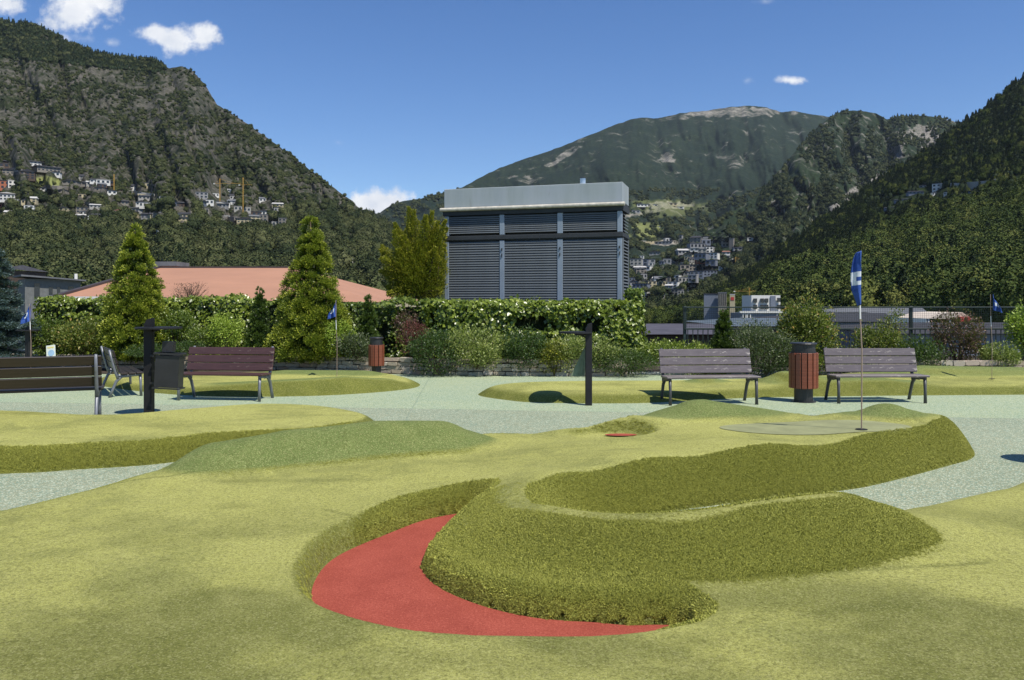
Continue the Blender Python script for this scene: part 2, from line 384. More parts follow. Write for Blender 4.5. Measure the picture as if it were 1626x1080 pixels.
plate = idw(X, Y, [(-5, 4, .17), (-3, 4, .17), (0, 2, .17), (0, 3, .17), (3, 3.5, .17), (5, 5.5, .17), (5, 2, .17), (7, 7, .15), (2.9, 5.4, .17), (3.5, 5.9, .13), (4.2, 6.6, .12), (5.2, 7.2, .12), (-1.7, 5.5, .18), (-2, 7, .17), (-.5, 7, .20), (-.8, 6.2, .19), (.2, 8.2, .21), (1.0, 7.4, .28), (.9, 8.4, .245), (2, 8, .34), (2, 7, .39),
                     (3.5, 8.2, .375), (3.5, 7.5, .39), (4.5, 8.4, .36), (2.2, 4.3, .17), (.35, 6.2, .30), (1.0, 6.6, .37), (-1.0, 3.6, .17), (.1, 3.9, .14), (.9, 3.9, .16), (3.2, 5, .17), (-.1, 4.2, .14), (-.4, 4.8, .15)])
Aamp = idw(X, Y, [(.1, 5.4, .15), (.25, 5.9, .05), (.35, 4.7, .215), (1, 4.6, .225), (1.5, 4.8, .255), (2.0, 5.0, .265), (2.35, 5.25, .13), (2.6, 5.4, .0), (3.2, 5.9, -.02), (3.5, 6.2, 0), (.6, 6.3, 0), (1.5, 6.8, 0), (3, 7.2, 0), (4.4, 8, 0), (-.3, 6.3, .0)], 4)
fallw = idw(X, Y, [(-.2, 5, .62), (.4, 4.4, .50), (1.2, 4.3, .70), (2.2, 4.8, .85), (.2, 6, .6)], 3)
fall = .5 + .5 * np.cos(np.pi * np.clip((DI - .30) / fallw, 0, 1))
Bm = ridge(X, Y, [(-2.95, 6.75, .03), (-2.55, 7.02, .20), (-2.05, 7.32, .26), (-1.3, 7.6, .27), (-.72, 7.78, .23), (-.25, 8.15, .02)], .62)
Cm = ridge(X, Y, [(1.25, 8.95, .0), (2.08, 9.12, .19), (2.15, 9.12, .19), (3.3, 8.95, .0)], .60)
Dm = ridge(X, Y, [(3.75, 8.75, .06), (4.08, 8.75, .15), (4.5, 8.72, .04)], .50)
pl = plate + Aamp * fall + Bm + Cm + Dm
wf = np.where(DI < .8, .34, .46)
wf = idw(X, Y, [(1.5, 5.9, .36), (3, 6.7, .38), (.5, 5.3, .32), (4.3, 8, .36), (-3.5, 6.2, .55), (-4.5, 5, .6), (-6, 4, .6), (5, 7.5, .30), (7, 8.5, .3), (3.8, 6.5, .4), (2, 9.6, .4), (-1.5, 8.1, .4), (.3, 8.6, .3), (4.9, 8.6, .34)], 4)
Zm = pl * prof(D / wf)
DR = sdf(X, Y, RL)                       # positive inside the red pit
pitw = idw(X, Y, [(-1.3, 4.5, .12), (-.9, 5.9, .19), (-.3, 6.2, .2), (-.3, 4.5, .13), (.3, 4.1, .13), (0, 3.4, .10), (.9, 3.9, .18)], 4)
tt = np.clip(-DR / pitw, 0, 1)
Zm = np.where(D > .02, .02 + (Zm - .02) * np.clip(1 - (1 - tt) ** 2.2, 0, 1), Zm)
# small pit
rim2 = ridge(X, Y, [(.45, 8.55, .02), (.80, 8.86, .065), (1.32, 8.88, .07), (1.68, 8.55, .03)], .26); Zm = Zm + rim2 * np.clip(D * 3, 0, 1)
e2 = np.hypot((X - 1.02) / .50, (Y - 8.36) / .42); k2 = ss(e2, .55, 1.05)
Zm = .19 * (1 - k2) + Zm * k2
Zm += (fbm(X * 1.3, Y * 1.3, 3, 5) - .5) * .022 * np.clip(D * 2, 0, 1) * tt
Zm = np.where(D < 0, D * .6, Zm)
inred = DR > -.01
Zm = np.where(inred, -.02, Zm)
gy, gx = np.gradient(Zm, ys, xs); slope = np.hypot(gx, gy)
inl = ss(DI, 1.25, .75) * ss(X, 4.6, 3.6) 
pile_shadeM = np.clip(ss(slope, .12, .62) * ss(D, -.1, .02) * (1 - ss(Bm + Cm + Dm, .0, .06)), 0, 1)
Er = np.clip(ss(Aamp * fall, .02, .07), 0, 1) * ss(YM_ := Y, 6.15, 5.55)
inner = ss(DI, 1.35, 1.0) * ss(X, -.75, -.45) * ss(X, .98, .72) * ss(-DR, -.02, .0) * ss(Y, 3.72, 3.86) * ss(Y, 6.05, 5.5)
outw = ss(DR, -.6, -.3) * (1 - ss(DI, 1.45, 1.2)); pile_shadeM = pile_shadeM * (1 - .30 * outw); farp = ss(np.hypot(X - 1.02, Y - 8.36), 1.0, .8); pile_shadeM = pile_shadeM * (1 - .2 * farp)  # pit walls keep the dark pile colour, standing in for their shade
pile_shadeM = np.clip(np.maximum(np.maximum(pile_shadeM, Er * .95), inner * .9) * (1 - np.where(DI < .72, .80 * ss(slope, .62 - .22 * ss(X, .8, 1.5), .25 - .10 * ss(X, .8, 1.5)), .45 * ss(slope, .34, .14)) * (Y < 7.2)) * (1 - .9 * ss(Y, 4.0, 3.8) * ss(X, .75, .55)), 0, 1)  # flat crest made paler: its lit band is put into the turf colour
moundM = ss(Bm, .015, .05) + ss(Cm, .015, .05) + ss(Dm, .02, .05)
wearM = ss(fbm(X * .8, Y * 1.1, 5, 31, .6), .46, .62) * ss(Y, 5.9, 4.4) * .9 + ss(np.hypot((X - 1.35) / .9, (Y - 3.95) / .28), 1.1, .4) * .7 + ss(np.hypot((X + 2.1) / .5, (Y - 4.9) / .35), 1, .3) * .35
for (cx_, cy_, rx_, ry_, a_) in ((-1.45, 6.35, .5, .10, .6), (-2.1, 6.4, .5, .09, .6), (.2, 7.35, .35, .08, .5), (-.35, 7.0, .3, .07, .4), (1.6, 3.2, 1.0, .2, .6), (2.4, 3.35, .7, .2, .5), (-1.6, 3.3, .9, .4, .7), (-.3, 3.2, 1.2, .2, .55), (-2.5, 5.2, .25, .3, .5), (-1.9, 5.6, .22, .12, .55)):
    wearM = np.maximum(wearM, ss(np.hypot((X - cx_) / rx_, (Y - cy_) / ry_) + (fbm(X * 4, Y * 4, 4, 8) - .5) * 1.2, 1.1, .1) * a_)
south = ss(6.35 + .72 * (X - 3.05) - Y, 0, .2); pile_shadeM = pile_shadeM * (1 - .93 * ss(X, 2.38, 2.62) * south)
for (a_, b_) in (((3.55, 7.2), (3.78, 8.1)), ((-.98, 5.30), (-1.28, 5.50)), ((4.35, 7.9), (4.2, 8.5)), ((2.6, 4.4), (1.2, 4.12)), ((-1.9, 6.88), (-3.1, 6.35))):
    sd_ = dist(X, Y, np.array([a_, b_]), closed=False); sm2 = np.exp(-(sd_ / .016) ** 2); wearM = np.maximum(wearM, sm2 * 1.1); Zm = np.where((D > .05) & ~inred, Zm - .006 * sm2, Zm)
keepM = (D > -.12) & ~(DR > .06)
near_me = field_mesh('near_green', X, Y, Zm, keepM, M['turf'], dict(pile=pile_shadeM, mound=np.clip(moundM, 0, 1), wear=np.clip(wearM, 0, 1)))
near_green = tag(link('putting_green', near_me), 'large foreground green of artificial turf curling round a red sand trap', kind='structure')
# floors of the traps
def flat(name, L, z, mat, label=None, h=0.0):
    c = L.mean(0); n = len(L); V = [(p[0], p[1], z) for p in L]; mb = MB(); mb.add(V, [tuple(range(n))]); o = mb.build(name, mat)
    return tag(o, label, kind='structure')
RLx = cr([(x * 1.0, y) for x, y in red_pts], 6)
cxr, cyr = RLx.mean(0)
flat('red_hazard', cr(red_pts, 6), .022, M['red'], 'crescent shaped red turf floor of the sunken trap')
th = np.linspace(0, 2 * np.pi, 24, endpoint=False)
flat('red_hazard', np.stack([1.15 + .17 * np.cos(th), 8.50 + .075 * np.sin(th)], -1), .200, M['red'], 'small red patch in the hollow at the back of the green')
# paler disc of mown turf round the hole
def near_h(x, y):
    i = np.clip(np.searchsorted(xs, x) - 1, 0, len(xs) - 2); j = np.clip(np.searchsorted(ys, y) - 1, 0, len(ys) - 2)
    fx = (x - xs[i]) / (xs[i + 1] - xs[i]); fy = (y - ys[j]) / (ys[j + 1] - ys[j])
    return (Zm[j, i] * (1 - fx) + Zm[j, i + 1] * fx) * (1 - fy) + (Zm[j + 1, i] * (1 - fx) + Zm[j + 1, i + 1] * fx) * fy
M['cup_turf'] = simple('worn grey green cup turf', (.26, .27, .13), .85, .18, 5, bump=.003, grain=.5)
rr_ = np.linspace(0, 1, 14); tt_ = np.linspace(0, 2 * np.pi, 64, endpoint=False)
V = [(3.05, 8.02, float(near_h(3.05, 8.02)) + .005)]; T = []
for i, r in enumerate(rr_[1:]):
    for a in tt_:
        w_ = 1 + .05 * math.sin(3 * a); x = 3.05 + .95 * r * w_ * math.cos(a); y = 8.02 + .42 * r * w_ * math.sin(a); V.append((x, y, float(near_h(x, y)) + .005))
n_ = len(tt_)
F_ = [(0, 1 + k, 1 + (k + 1) % n_) for k in range(n_)]
for i in range(len(rr_) - 2):
    for k in range(n_):
        a = 1 + i * n_ + k; b = 1 + i * n_ + (k + 1) % n_; F_ += [(a, a + n_, b + n_), (a, b + n_, b)]
tag(link('cup_area', npmesh('cup_area', V, F_, M['cup_turf'], True)), 'paler greyish patch of worn turf round the hole', kind='structure')

# -- other greens
def green(label, outline, P_, w, ridges, x0, x1, y0, y1, step, longpile=True, seams=()):
    L = cr(outline, 6); xa = np.arange(x0, x1, step); ya = np.arange(y0, y1, step); X, Y = np.meshgrid(xa, ya)
    D = sdf(X, Y, L); m = 0; add = 0
    for (line, ww, isM) in ridges:
        r = ridge(X, Y, line, ww); add = add + r
        if isM: m = np.maximum(m, ss(r, .015, .05))
    Z = (P_ + add) * prof(D / w); Z = Z + (fbm(X, Y, 3, 3) - .5) * .02 * np.clip(D * 2, 0, 1); Z = np.where(D < 0, D * .6, Z)
    gy, gx = np.gradient(Z, ya, xa); sl = np.hypot(gx, gy)
    pile = ss(sl, .22, .5) * ss(D, -.1, .02)
    wear = ss(fbm(X * .7, Y * 2, 5, 51, .6), .52, .7) * .5
    if isinstance(m, int): m = np.zeros_like(X)
    me = field_mesh('green', X, Y, Z, D > -.1, M['turf'], dict(pile=pile, mound=np.clip(m, 0, 1) * (1 - pile * .9), wear=wear))
    o = tag(link('putting_green', me), label, kind='structure'); return o, (xa, ya, Z, D)
A_out = [(-9.5, 7.2), (-7.0, 7.35), (-4.78, 7.5), (-4.18, 7.68), (-3.55, 7.92), (-3.0, 8.35), (-2.2, 8.6), (-1.72, 9.1), (-1.55, 9.75), (-1.85, 10.4), (-2.6, 11.05), (-3.55, 11.2), (-4.4, 10.6), (-5.1, 10.15), (-6.56, 10.55), (-9.5, 10.6)]
greenA, fA = green('raised turf green at the left edge behind the foreground green', A_out, .22, .30, [([(-6.5, 9.4, .02), (-5.8, 9.2, .03)], .5, False)], -9.6, -1.4, 7, 11.4, .04)
GL_out = [(-1.80, 15.1), (-2.3, 14.35), (-3.3, 13.75), (-4.6, 13.6), (-5.8, 13.9), (-7.2, 14.8), (-8.2, 15.8), (-8.4, 16.9), (-6.5, 17.2), (-4.0, 17.3), (-2.6, 16.9), (-1.9, 16.0)]
greenB, fB = green('low turf green with twin humps behind the maroon bench on the left', GL_out, .13, .42, [([(-5.6, 14.2, .02), (-4.2, 14.05, .10), (-3.0, 14.3, .15), (-2.45, 14.7, .08)], .7, True), ([(-5.4, 16.4, .02), (-4.6, 16.4, .08), (-3.0, 16.1, .10), (-2.5, 15.8, .02)], .7, True)], -8.6, -1.6, 13.4, 17.5, .05)
GR_out = [(-.55, 13.75), (-.1, 13.15), (.45, 12.8), (1.9, 12.72), (3.0, 13.1), (4.0, 13.45), (5.0, 13.6), (6.5, 13.75), (8.8, 13.9), (11, 14.0), (14, 14.2), (14, 16.8), (11, 16.9), (8.5, 16.8), (6.5, 16.4), (4.5, 15.6), (2.6, 15.2), (1.0, 15.1), (0, 14.8), (-.5, 14.3)]
greenC, fC = green('long low turf green with humps behind the two grey benches', GR_out, .155, .40, [([(2.9, 14.3, .0), (3.45, 14.4, .11), (4.1, 14.4, .0)], .45, True), ([(4.3, 14.2, .02), (4.9, 14.4, .22), (5.6, 14.35, .12), (6.6, 14.3, .10), (7.2, 14.4, .04)], .6, True), ([(6.9, 15.9, .03), (8.2, 16.0, .19), (10.5, 16.1, .14), (12, 16.2, .05)], .8, True)], -.8, 14, 12.5, 17.1, .05)

# -- rubber paving, one thick roof terrace
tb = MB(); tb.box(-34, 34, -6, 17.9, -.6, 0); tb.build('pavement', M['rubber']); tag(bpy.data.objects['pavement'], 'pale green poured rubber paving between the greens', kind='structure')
tb = MB(); tb.box(-36, 36, -8, 24, -13, -.61); tag(tb.build('terrace', M['concrete']), 'concrete roof terrace under the paving', kind='structure')
tb = MB(); tb.box(-34, 34, 17.91, 23.9, -.6, .02); tag(tb.build('flower_bed', M['soil']), 'dark soil of the planting strip', kind='structure')
M['valley'] = simple('valley floor scrub and streets', (.11, .12, .08), .95, .4, .02)
tb = MB(); tb.box(-9000, 9000, -3000, 14000, -16, -13.2); tag(tb.build('ground', M['valley']), 'valley floor beyond the terrace', kind='structure')

# -- turf fibres: real blades on the long-pile banks and finer ones on the flats
def tuft_mesh(n, h, w, spread, seed, lean=.6):
    r = np.random.default_rng(seed); V = []; T = []; tint = []
    for i in range(n):
        a = r.uniform(0, 2 * np.pi); d = r.uniform(0, spread); bx, by = math.cos(a) * d, math.sin(a) * d
        b = r.uniform(0, 2 * np.pi); hh = h * r.uniform(.6, 1.15); lx, ly = math.cos(b) * hh * lean * r.uniform(.3, 1), math.sin(b) * hh * lean * r.uniform(.3, 1)
        c = b + r.uniform(-1.6, 1.6); wx, wy = math.cos(c) * w, math.sin(c) * w; k = len(V)
        V += [(bx - wx, by - wy, -.004), (bx + wx, by + wy, -.004), (bx + lx * .45 + wx * .8, by + ly * .45 + wy * .8, hh * .6), (bx + lx * .45 - wx * .8, by + ly * .45 - wy * .8, hh * .6), (bx + lx * 1.15, by + ly * 1.15, hh * .9)]
        T += [(k, k + 1, k + 2), (k, k + 2, k + 3), (k + 3, k + 2, k + 4)]; tint += [r.uniform(0, 1)] * 5
    return V, T, tint
def gn_group(name):
    ng = bpy.data.node_groups.new(name, 'GeometryNodeTree'); ng.interface.new_socket('Geometry', in_out='INPUT', socket_type='NodeSocketGeometry'); ng.interface.new_socket('Geometry', in_out='OUTPUT', socket_type='NodeSocketGeometry')
    return ng, ng.nodes.new('NodeGroupInput'), ng.nodes.new('NodeGroupOutput')
def scatter_points(name, V, N, scale, sources, idx, tintv=None):
    """one object: instances of the sources on given points; vertices carry scale, turn, which"""
    me = bpy.data.meshes.new(name); V = np.asarray(V, np.float32); me.vertices.add(len(V)); me.vertices.foreach_set('co', V.ravel())
    for an, av in (('sc', scale), ('turn', rng.uniform(0, 6.283, len(V))), ('which', idx)):
        a = me.attributes.new(an, 'FLOAT', 'POINT'); a.data.foreach_set('value', np.asarray(av, np.float32))
    a = me.attributes.new('nor', 'FLOAT_VECTOR', 'POINT'); a.data.foreach_set('vector', np.asarray(N, np.float32).ravel())
    ng, gi, go = gn_group(name); L = ng.links
    join = ng.nodes.new('GeometryNodeJoinGeometry'); L.new(join.outputs[0], go.inputs[0])
    def na(n, ty='FLOAT'):
        x = ng.nodes.new('GeometryNodeInputNamedAttribute'); x.data_type = ty; x.inputs[0].default_value = n; return x.outputs[0]
    al = ng.nodes.new('FunctionNodeAlignRotationToVector'); al.axis = 'Z'; L.new(na('nor', 'FLOAT_VECTOR'), al.inputs['Vector'])
    rot = ng.nodes.new('FunctionNodeRotateRotation'); rot.rotation_space = 'LOCAL'; L.new(al.outputs[0], rot.inputs[0])
    cx = ng.nodes.new('ShaderNodeCombineXYZ'); L.new(na('turn'), cx.inputs[2])
    e2r = ng.nodes.new('FunctionNodeEulerToRotation'); L.new(cx.outputs[0], e2r.inputs[0]); L.new(e2r.outputs[0], rot.inputs[1])
    w = na('which'); sc = na('sc')
    for i, so in enumerate(sources):
        cmp = ng.nodes.new('FunctionNodeCompare'); cmp.data_type = 'FLOAT'; cmp.operation = 'EQUAL'; L.new(w, cmp.inputs[0]); cmp.inputs[1].default_value = float(i); cmp.inputs['Epsilon'].default_value = .1
        oi = ng.nodes.new('GeometryNodeObjectInfo'); oi.inputs[0].default_value = so; oi.inputs['As Instance'].default_value = True
        iop = ng.nodes.new('GeometryNodeInstanceOnPoints'); L.new(gi.outputs[0], iop.inputs['Points']); L.new(cmp.outputs[0], iop.inputs['Selection']); L.new(oi.outputs['Geometry'], iop.inputs['Instance'])
        L.new(rot.outputs[0], iop.inputs['Rotation']); L.new(sc, iop.inputs['Scale']); L.new(iop.outputs[0], join.inputs[0])
    o = link(name, me); md = o.modifiers.new('scatter', 'NODES'); md.node_group = ng
    return o
def fibre_mat(name, lo, hi):
    t = NT(name); oi = t.n('ShaderNodeObjectInfo').outputs['Random']
    c = t.mix(t.attr('tint'), lo, hi); c = t.mix(t.math('MULTIPLY', oi, .55), c, t.mix(.5, lo, (.30, .32, .10)))
    return t.fin(c, .6, .25)
M['fibre_long'] = fibre_mat('long turf fibres', (.165, .18, .022), (.50, .49, .095))
M['fibre_short'] = fibre_mat('short turf fibres', (.24, .25, .07), (.46, .43, .15))
def src(name, V, T, tint, mat):
    return bpy.data.objects.new(name, npmesh(name, V, T, mat, False, {'tint': tint}))
tl = [src('fibre_tuft', *tuft_mesh(26, .0085, .0019, .023, s, 1.1), M['fibre_long']) for s in (1, 2, 3)]
tsh = [src('fibre_tuft', *tuft_mesh(12, .009, .0014, .022, s, 1.2), M['fibre_short']) for s in (4, 5, 6)]
def turf_points(X, Y, Z, xa, ya, wgt, count, seed):
    r = np.random.default_rng(seed)
    area = np.gradient(ya)[:, None] * np.gradient(xa)[None, :]; w = (wgt * area).ravel(); w = w / w.sum()
    k = r.choice(len(w), count, p=w); jx = r.uniform(-.5, .5, count) * np.gradient(xa)[k % len(xa)]; jy = r.uniform(-.5, .5, count) * np.gradient(ya)[k // len(xa)]
    gy, gx = np.gradient(Z, ya, xa); z = Z.ravel()[k] + gx.ravel()[k] * jx + gy.ravel()[k] * jy
    turf_points.k = k; return np.stack([X.ravel()[k] + jx, Y.ravel()[k] + jy, z], -1), np.stack([-gx.ravel()[k], -gy.ravel()[k], np.ones(count)], -1)
XM, YM = np.meshgrid(xs, ys)
seen = ((np.abs(XM) < YM * .66 + .2) & (YM > 2.8)).astype(float)
edge = ((D > .015) & (DR < -.012)).astype(float)
slp = 1 + slope
pts, nor = turf_points(XM, YM, Zm, xs, ys, seen * edge * ss(pile_shadeM * (1 - .7 * np.maximum(outw, farp)), .12, .7) * np.sqrt(1 + slope ** 2) * np.clip(7 / np.maximum(YM, 1), .6, 2), 150000, 3)
tag(scatter_points('turf_fibres', pts, nor + rng.normal(0, .15, nor.shape), rng.uniform(.7, 1.25, len(pts)) * (.35 + .65 * ss((pile_shadeM * (1 - .6 * outw)).ravel()[turf_points.k], .1, .85)), tl, rng.integers(0, 3, len(pts))), 'long fibres of the turf on the steep banks', kind='stuff')

XA, YA = np.meshgrid(fA[0], fA[1]); ga, gb = np.gradient(fA[2], fA[1], fA[0]); slA = np.hypot(ga, gb)
pts, nor = turf_points(XA, YA, fA[2], fA[0], fA[1], ss(slA, .25, .55) * (fA[3] > .01) * (YA < 9.3) * (XA > -7), 16000, 5)
tag(scatter_points('turf_fibres', pts, nor + rng.normal(0, .15, nor.shape), rng.uniform(.8, 1.3, len(pts)), tl, rng.integers(0, 3, len(pts))), 'long fibres on the bank of the left green', kind='stuff')
# ------------------------------------------------------------------ benches
def bench(label, x, y, rz, plank, iron, L=1.5):
    t = tag(empty('park_bench', (x, y, 0), rz), label, 'bench', 'wooden slat benches on the paving')
    L2 = L / 2; fx = L2 - .06
    # side frames: local x along the bench, front is -y
    front = MB(); front.tube([(0, -.24, 0), (0, -.235, .2), (0, -.225, .385)], [.026, .022, .026], 6)
    rear = MB(); rear.tube([(0, .27, 0), (0, .22, .14), (0, .16, .29), (0, .07, .375), (0, -.06, .372)], [.026, .024, .026, .028, .02], 6)
    back = MB(); back.tube([(0, .13, .33), (0, .175, .45), (0, .225, .65), (0, .275, .86)], [.028, .026, .024, .02], 6)
    seat = MB(); seat.tube([(0, -.25, .395), (0, -.1, .388), (0, .10, .385), (0, .17, .42)], [.022, .024, .026, .024], 6)
    ms = [('leg', front), ('leg', rear), ('back_support', back), ('seat_support', seat)]
    mm = [(n, mb.mesh(n, M[iron], True)) for n, mb in ms]
    for s in (-1, 1):
        for n, me in mm: link(n, me, t, (s * fx, 0, 0))
    pb = MB(); pb.bbox(-L2, L2, -.016, .016, -.061, .061, .006); pme = pb.mesh('plank', M[plank])
    for k, (yy_, zz) in enumerate(((.160, .525), (.193, .655), (.226, .785))):
        link('backrest_plank', pme, t, (0, yy_ - .022, zz), (R(-14), 0, 0))
    sb = MB(); sb.bbox(-L2, L2, -.058, .058, -.016, .016, .006); sme = sb.mesh('plank', M[plank])
    for yy_, zz in ((-.215, .427), (-.09, .424), (.035, .424)): link('seat_plank', sme, t, (0, yy_, zz), (0, 0, 0))
    return t
bench('weathered grey wooden bench with peeling planks left of the slatted bin', 3.12, 12.75, R(5), 'wood_grey', 'dark_iron')
bench('grey wooden bench right of the slatted bin, behind the tall flag pole', 5.85, 12.95, R(1), 'wood_grey', 'dark_iron')
bench('maroon wooden bench in front of the low green on the left', -4.72, 13.25, R(-7), 'wood_maroon', 'grey_iron')
bench('dark bench seen from behind at the left edge of the view', -6.30, 10.40, R(180 + 22), 'wood_shaded', 'grey_iron', 1.8).scale = (1, 1, 1.07)
bench('bench turned sideways behind the dark bench at the left edge', -6.90, 14.2, R(122), 'wood_shaded', 'grey_iron', 1.6).scale = (.95, .95, .93)

# ------------------------------------------------------------------ litter bins with wooden slats
def slat_bin(label, x, y, r, h, foot_r, z0, z1, nsl):
    t = tag(empty('litter_bin', (x, y, 0)), label, 'litter bin', 'round litter bins clad with red brown slats')
    b = MB(); b.cyl(0, 0, 0, .012, foot_r * 1.35, n=24); b.cyl(0, 0, .012, z0 + .02, foot_r, n=24); b.build('base', M['black_metal'], t)
    b = MB(); b.cyl(0, 0, z0 + .01, z1 + .03, r * .84, n=24); b.build('drum', M['black_metal'], t)
    b = MB(); b.cyl(0, 0, z1 + .031, h - .03, r * .80, n=28); b.build('neck', M['black_metal'], t)
    b = MB(); b.cyl(0, 0, h - .03, h - .018, r * .86, r * .94, n=28); b.cyl(0, 0, h - .018, h, r * .94, r * .90, n=28); b.build('lid', M['black_metal'], t)
    w = math.pi * r / nsl * .80
    s = MB(); s.bbox(-w, w, -.013, .013, z0, z1, .004); me = s.mesh('slat', M['wood_bin'])
    for k in range(nsl):
        a = 2 * math.pi * (k + .3) / nsl; link('slat', me, t, (math.sin(a) * (r - .014), -math.cos(a) * (r - .014), 0), (0, 0, a))
    return t
slat_bin('slatted litter bin between the two grey benches on the right', 4.69, 12.93, .225, .95, .145, .225, .79, 15)
slat_bin('small distant slatted bin in front of the stone planter wall', -2.87, 17.0, .165, .86, .10, .26, .70, 11)

# ------------------------------------------------------------------ posts with a small round scoring shelf
M['post'] = simple('anthracite post', (.014, .014, .016), .55, .2, 6, spec=.3)
M['cloth_green'] = simple('pale green thin cloth', (.17, .22, .14), .8, .2, 8)
def score_post(label, x, y, h, zd, r, dx, dy, rz=0.0, w=.05):
    t = tag(empty('scoring_post', (x, y, 0), rz), label, 'post', 'dark posts with a round writing shelf')
    b = MB(); b.bbox(-w, w, -w, w, 0, h - .10, .006)
    b.add([(-w, -w, h - .1), (w, -w, h - .1), (w, w, h - .1), (-w, w, h - .1), (-w * .2, -w, h - .02), (w, -w, h), (w, w, h), (-w * .2, w, h - .02)], [(4, 5, 6, 7), (0, 1, 5, 4), (1, 2, 6, 5), (2, 3, 7, 6), (3, 0, 4, 7)])
    b.build('pole', M['post'], t)
    b = MB(); b.cyl(dx, dy, zd - .012, zd + .012, r, n=32); b.build('shelf', M['post'], t)
    b = MB(); b.tube([(0, 0, zd - .10), (dx * .8, dy * .8, zd - .018)], .014, 6); b.box(min(0, dx) - .02, max(0, dx) + .02, -.02, .02, zd - .045, zd - .013); b.build('bracket', M['post'], t)
    return t
score_post('dark post with round shelf standing in front of the ivy hedge', 1.19, 12.48, 1.28, 1.13, .255, -.20, .03)
lp = score_post('dark post with round shelf and black box in front of the left conifer', -5.08, 11.25, 1.38, 1.24, .31, .12, .03, w=.055)
score_post('dark post with round shelf far left behind the benches', -10.35, 18.6 - 1.4, 1.10, 1.0, .22, -.02, 0)
score_post('dark post with round shelf beyond the right edge of the view', 5.95, 7.72, 1.28, 1.13, .27, -.16, .0)
# cloth behind the central post
t = tag(empty('cloth', (1.19, 12.60, 0)), 'thin pale green cloth hanging behind the dark post by the hedge', 'cloth')
V = []; Fc = []
for i in range(13):
    u = i / 12; z = .88 - .44 * u; wd = .012 + .10 * u
    for j in range(7):
        q = j / 6; V.append((-.05 - .11 * u + (q - .5) * 2 * wd, .02 * math.sin(q * 14) * u, z + .01 * math.sin(q * 9)))
for i in range(12):
    for j in range(6): a = i * 7 + j; Fc.append((a, a + 1, a + 8, a + 7))
mb = MB(); mb.add(V, Fc); mb.build('fabric', M['cloth_green'], t, smooth=True)
mb = MB(); mb.tube([(0, -.06, .9), (-.05, .0, .88)], .008, 5); mb.build('hook', M['post'], t)
# open black box beside the left post
t = tag(empty('wall_bin', (-4.80, 11.18, 0), 0), 'open black box bin hanging beside the left dark post', 'bin')
Mx = Matrix.Rotation(R(3), 4, 'Y')
mb = MB()
for (a, b_, c, d) in ((-.165, .165, -.09, -.082), (-.165, .165, .082, .09), (-.165, -.157, -.081, .081), (.157, .165, -.081, .081)): mb.box(a, b_, c, d, .42, .86, Mx)
mb.box(-.156, .156, -.081, .081, .42, .43, Mx); mb.build('box', M['black_metal'], t)
for z0, z1 in ((.875, .90), (.40, .418)):
    mb = MB()
    for (a, b_, c, d) in ((-.185, .185, -.115, -.095), (-.185, .185, .095, .115), (-.186, -.170, -.0951, .0951), (.170, .186, -.0951, .0951)): mb.box(a, b_, c, d, z0, z1, Mx)
    mb.build('rim', M['black_metal'], t)
for (a, b_, c, d, z0, z1, m_) in ((-.23, -.17, -.02, .02, .84, .87, None), (-.23, -.17, -.02, .02, .46, .49, None)): mb = MB(); mb.box(a, b_, c, d, z0, z1); mb.build('bracket', M['black_metal'], t)
mb = MB(); mb.box(-.12, .03, .0, .10, .91, 1.05, Mx); mb.build('ash_box', M['black_metal'], t)

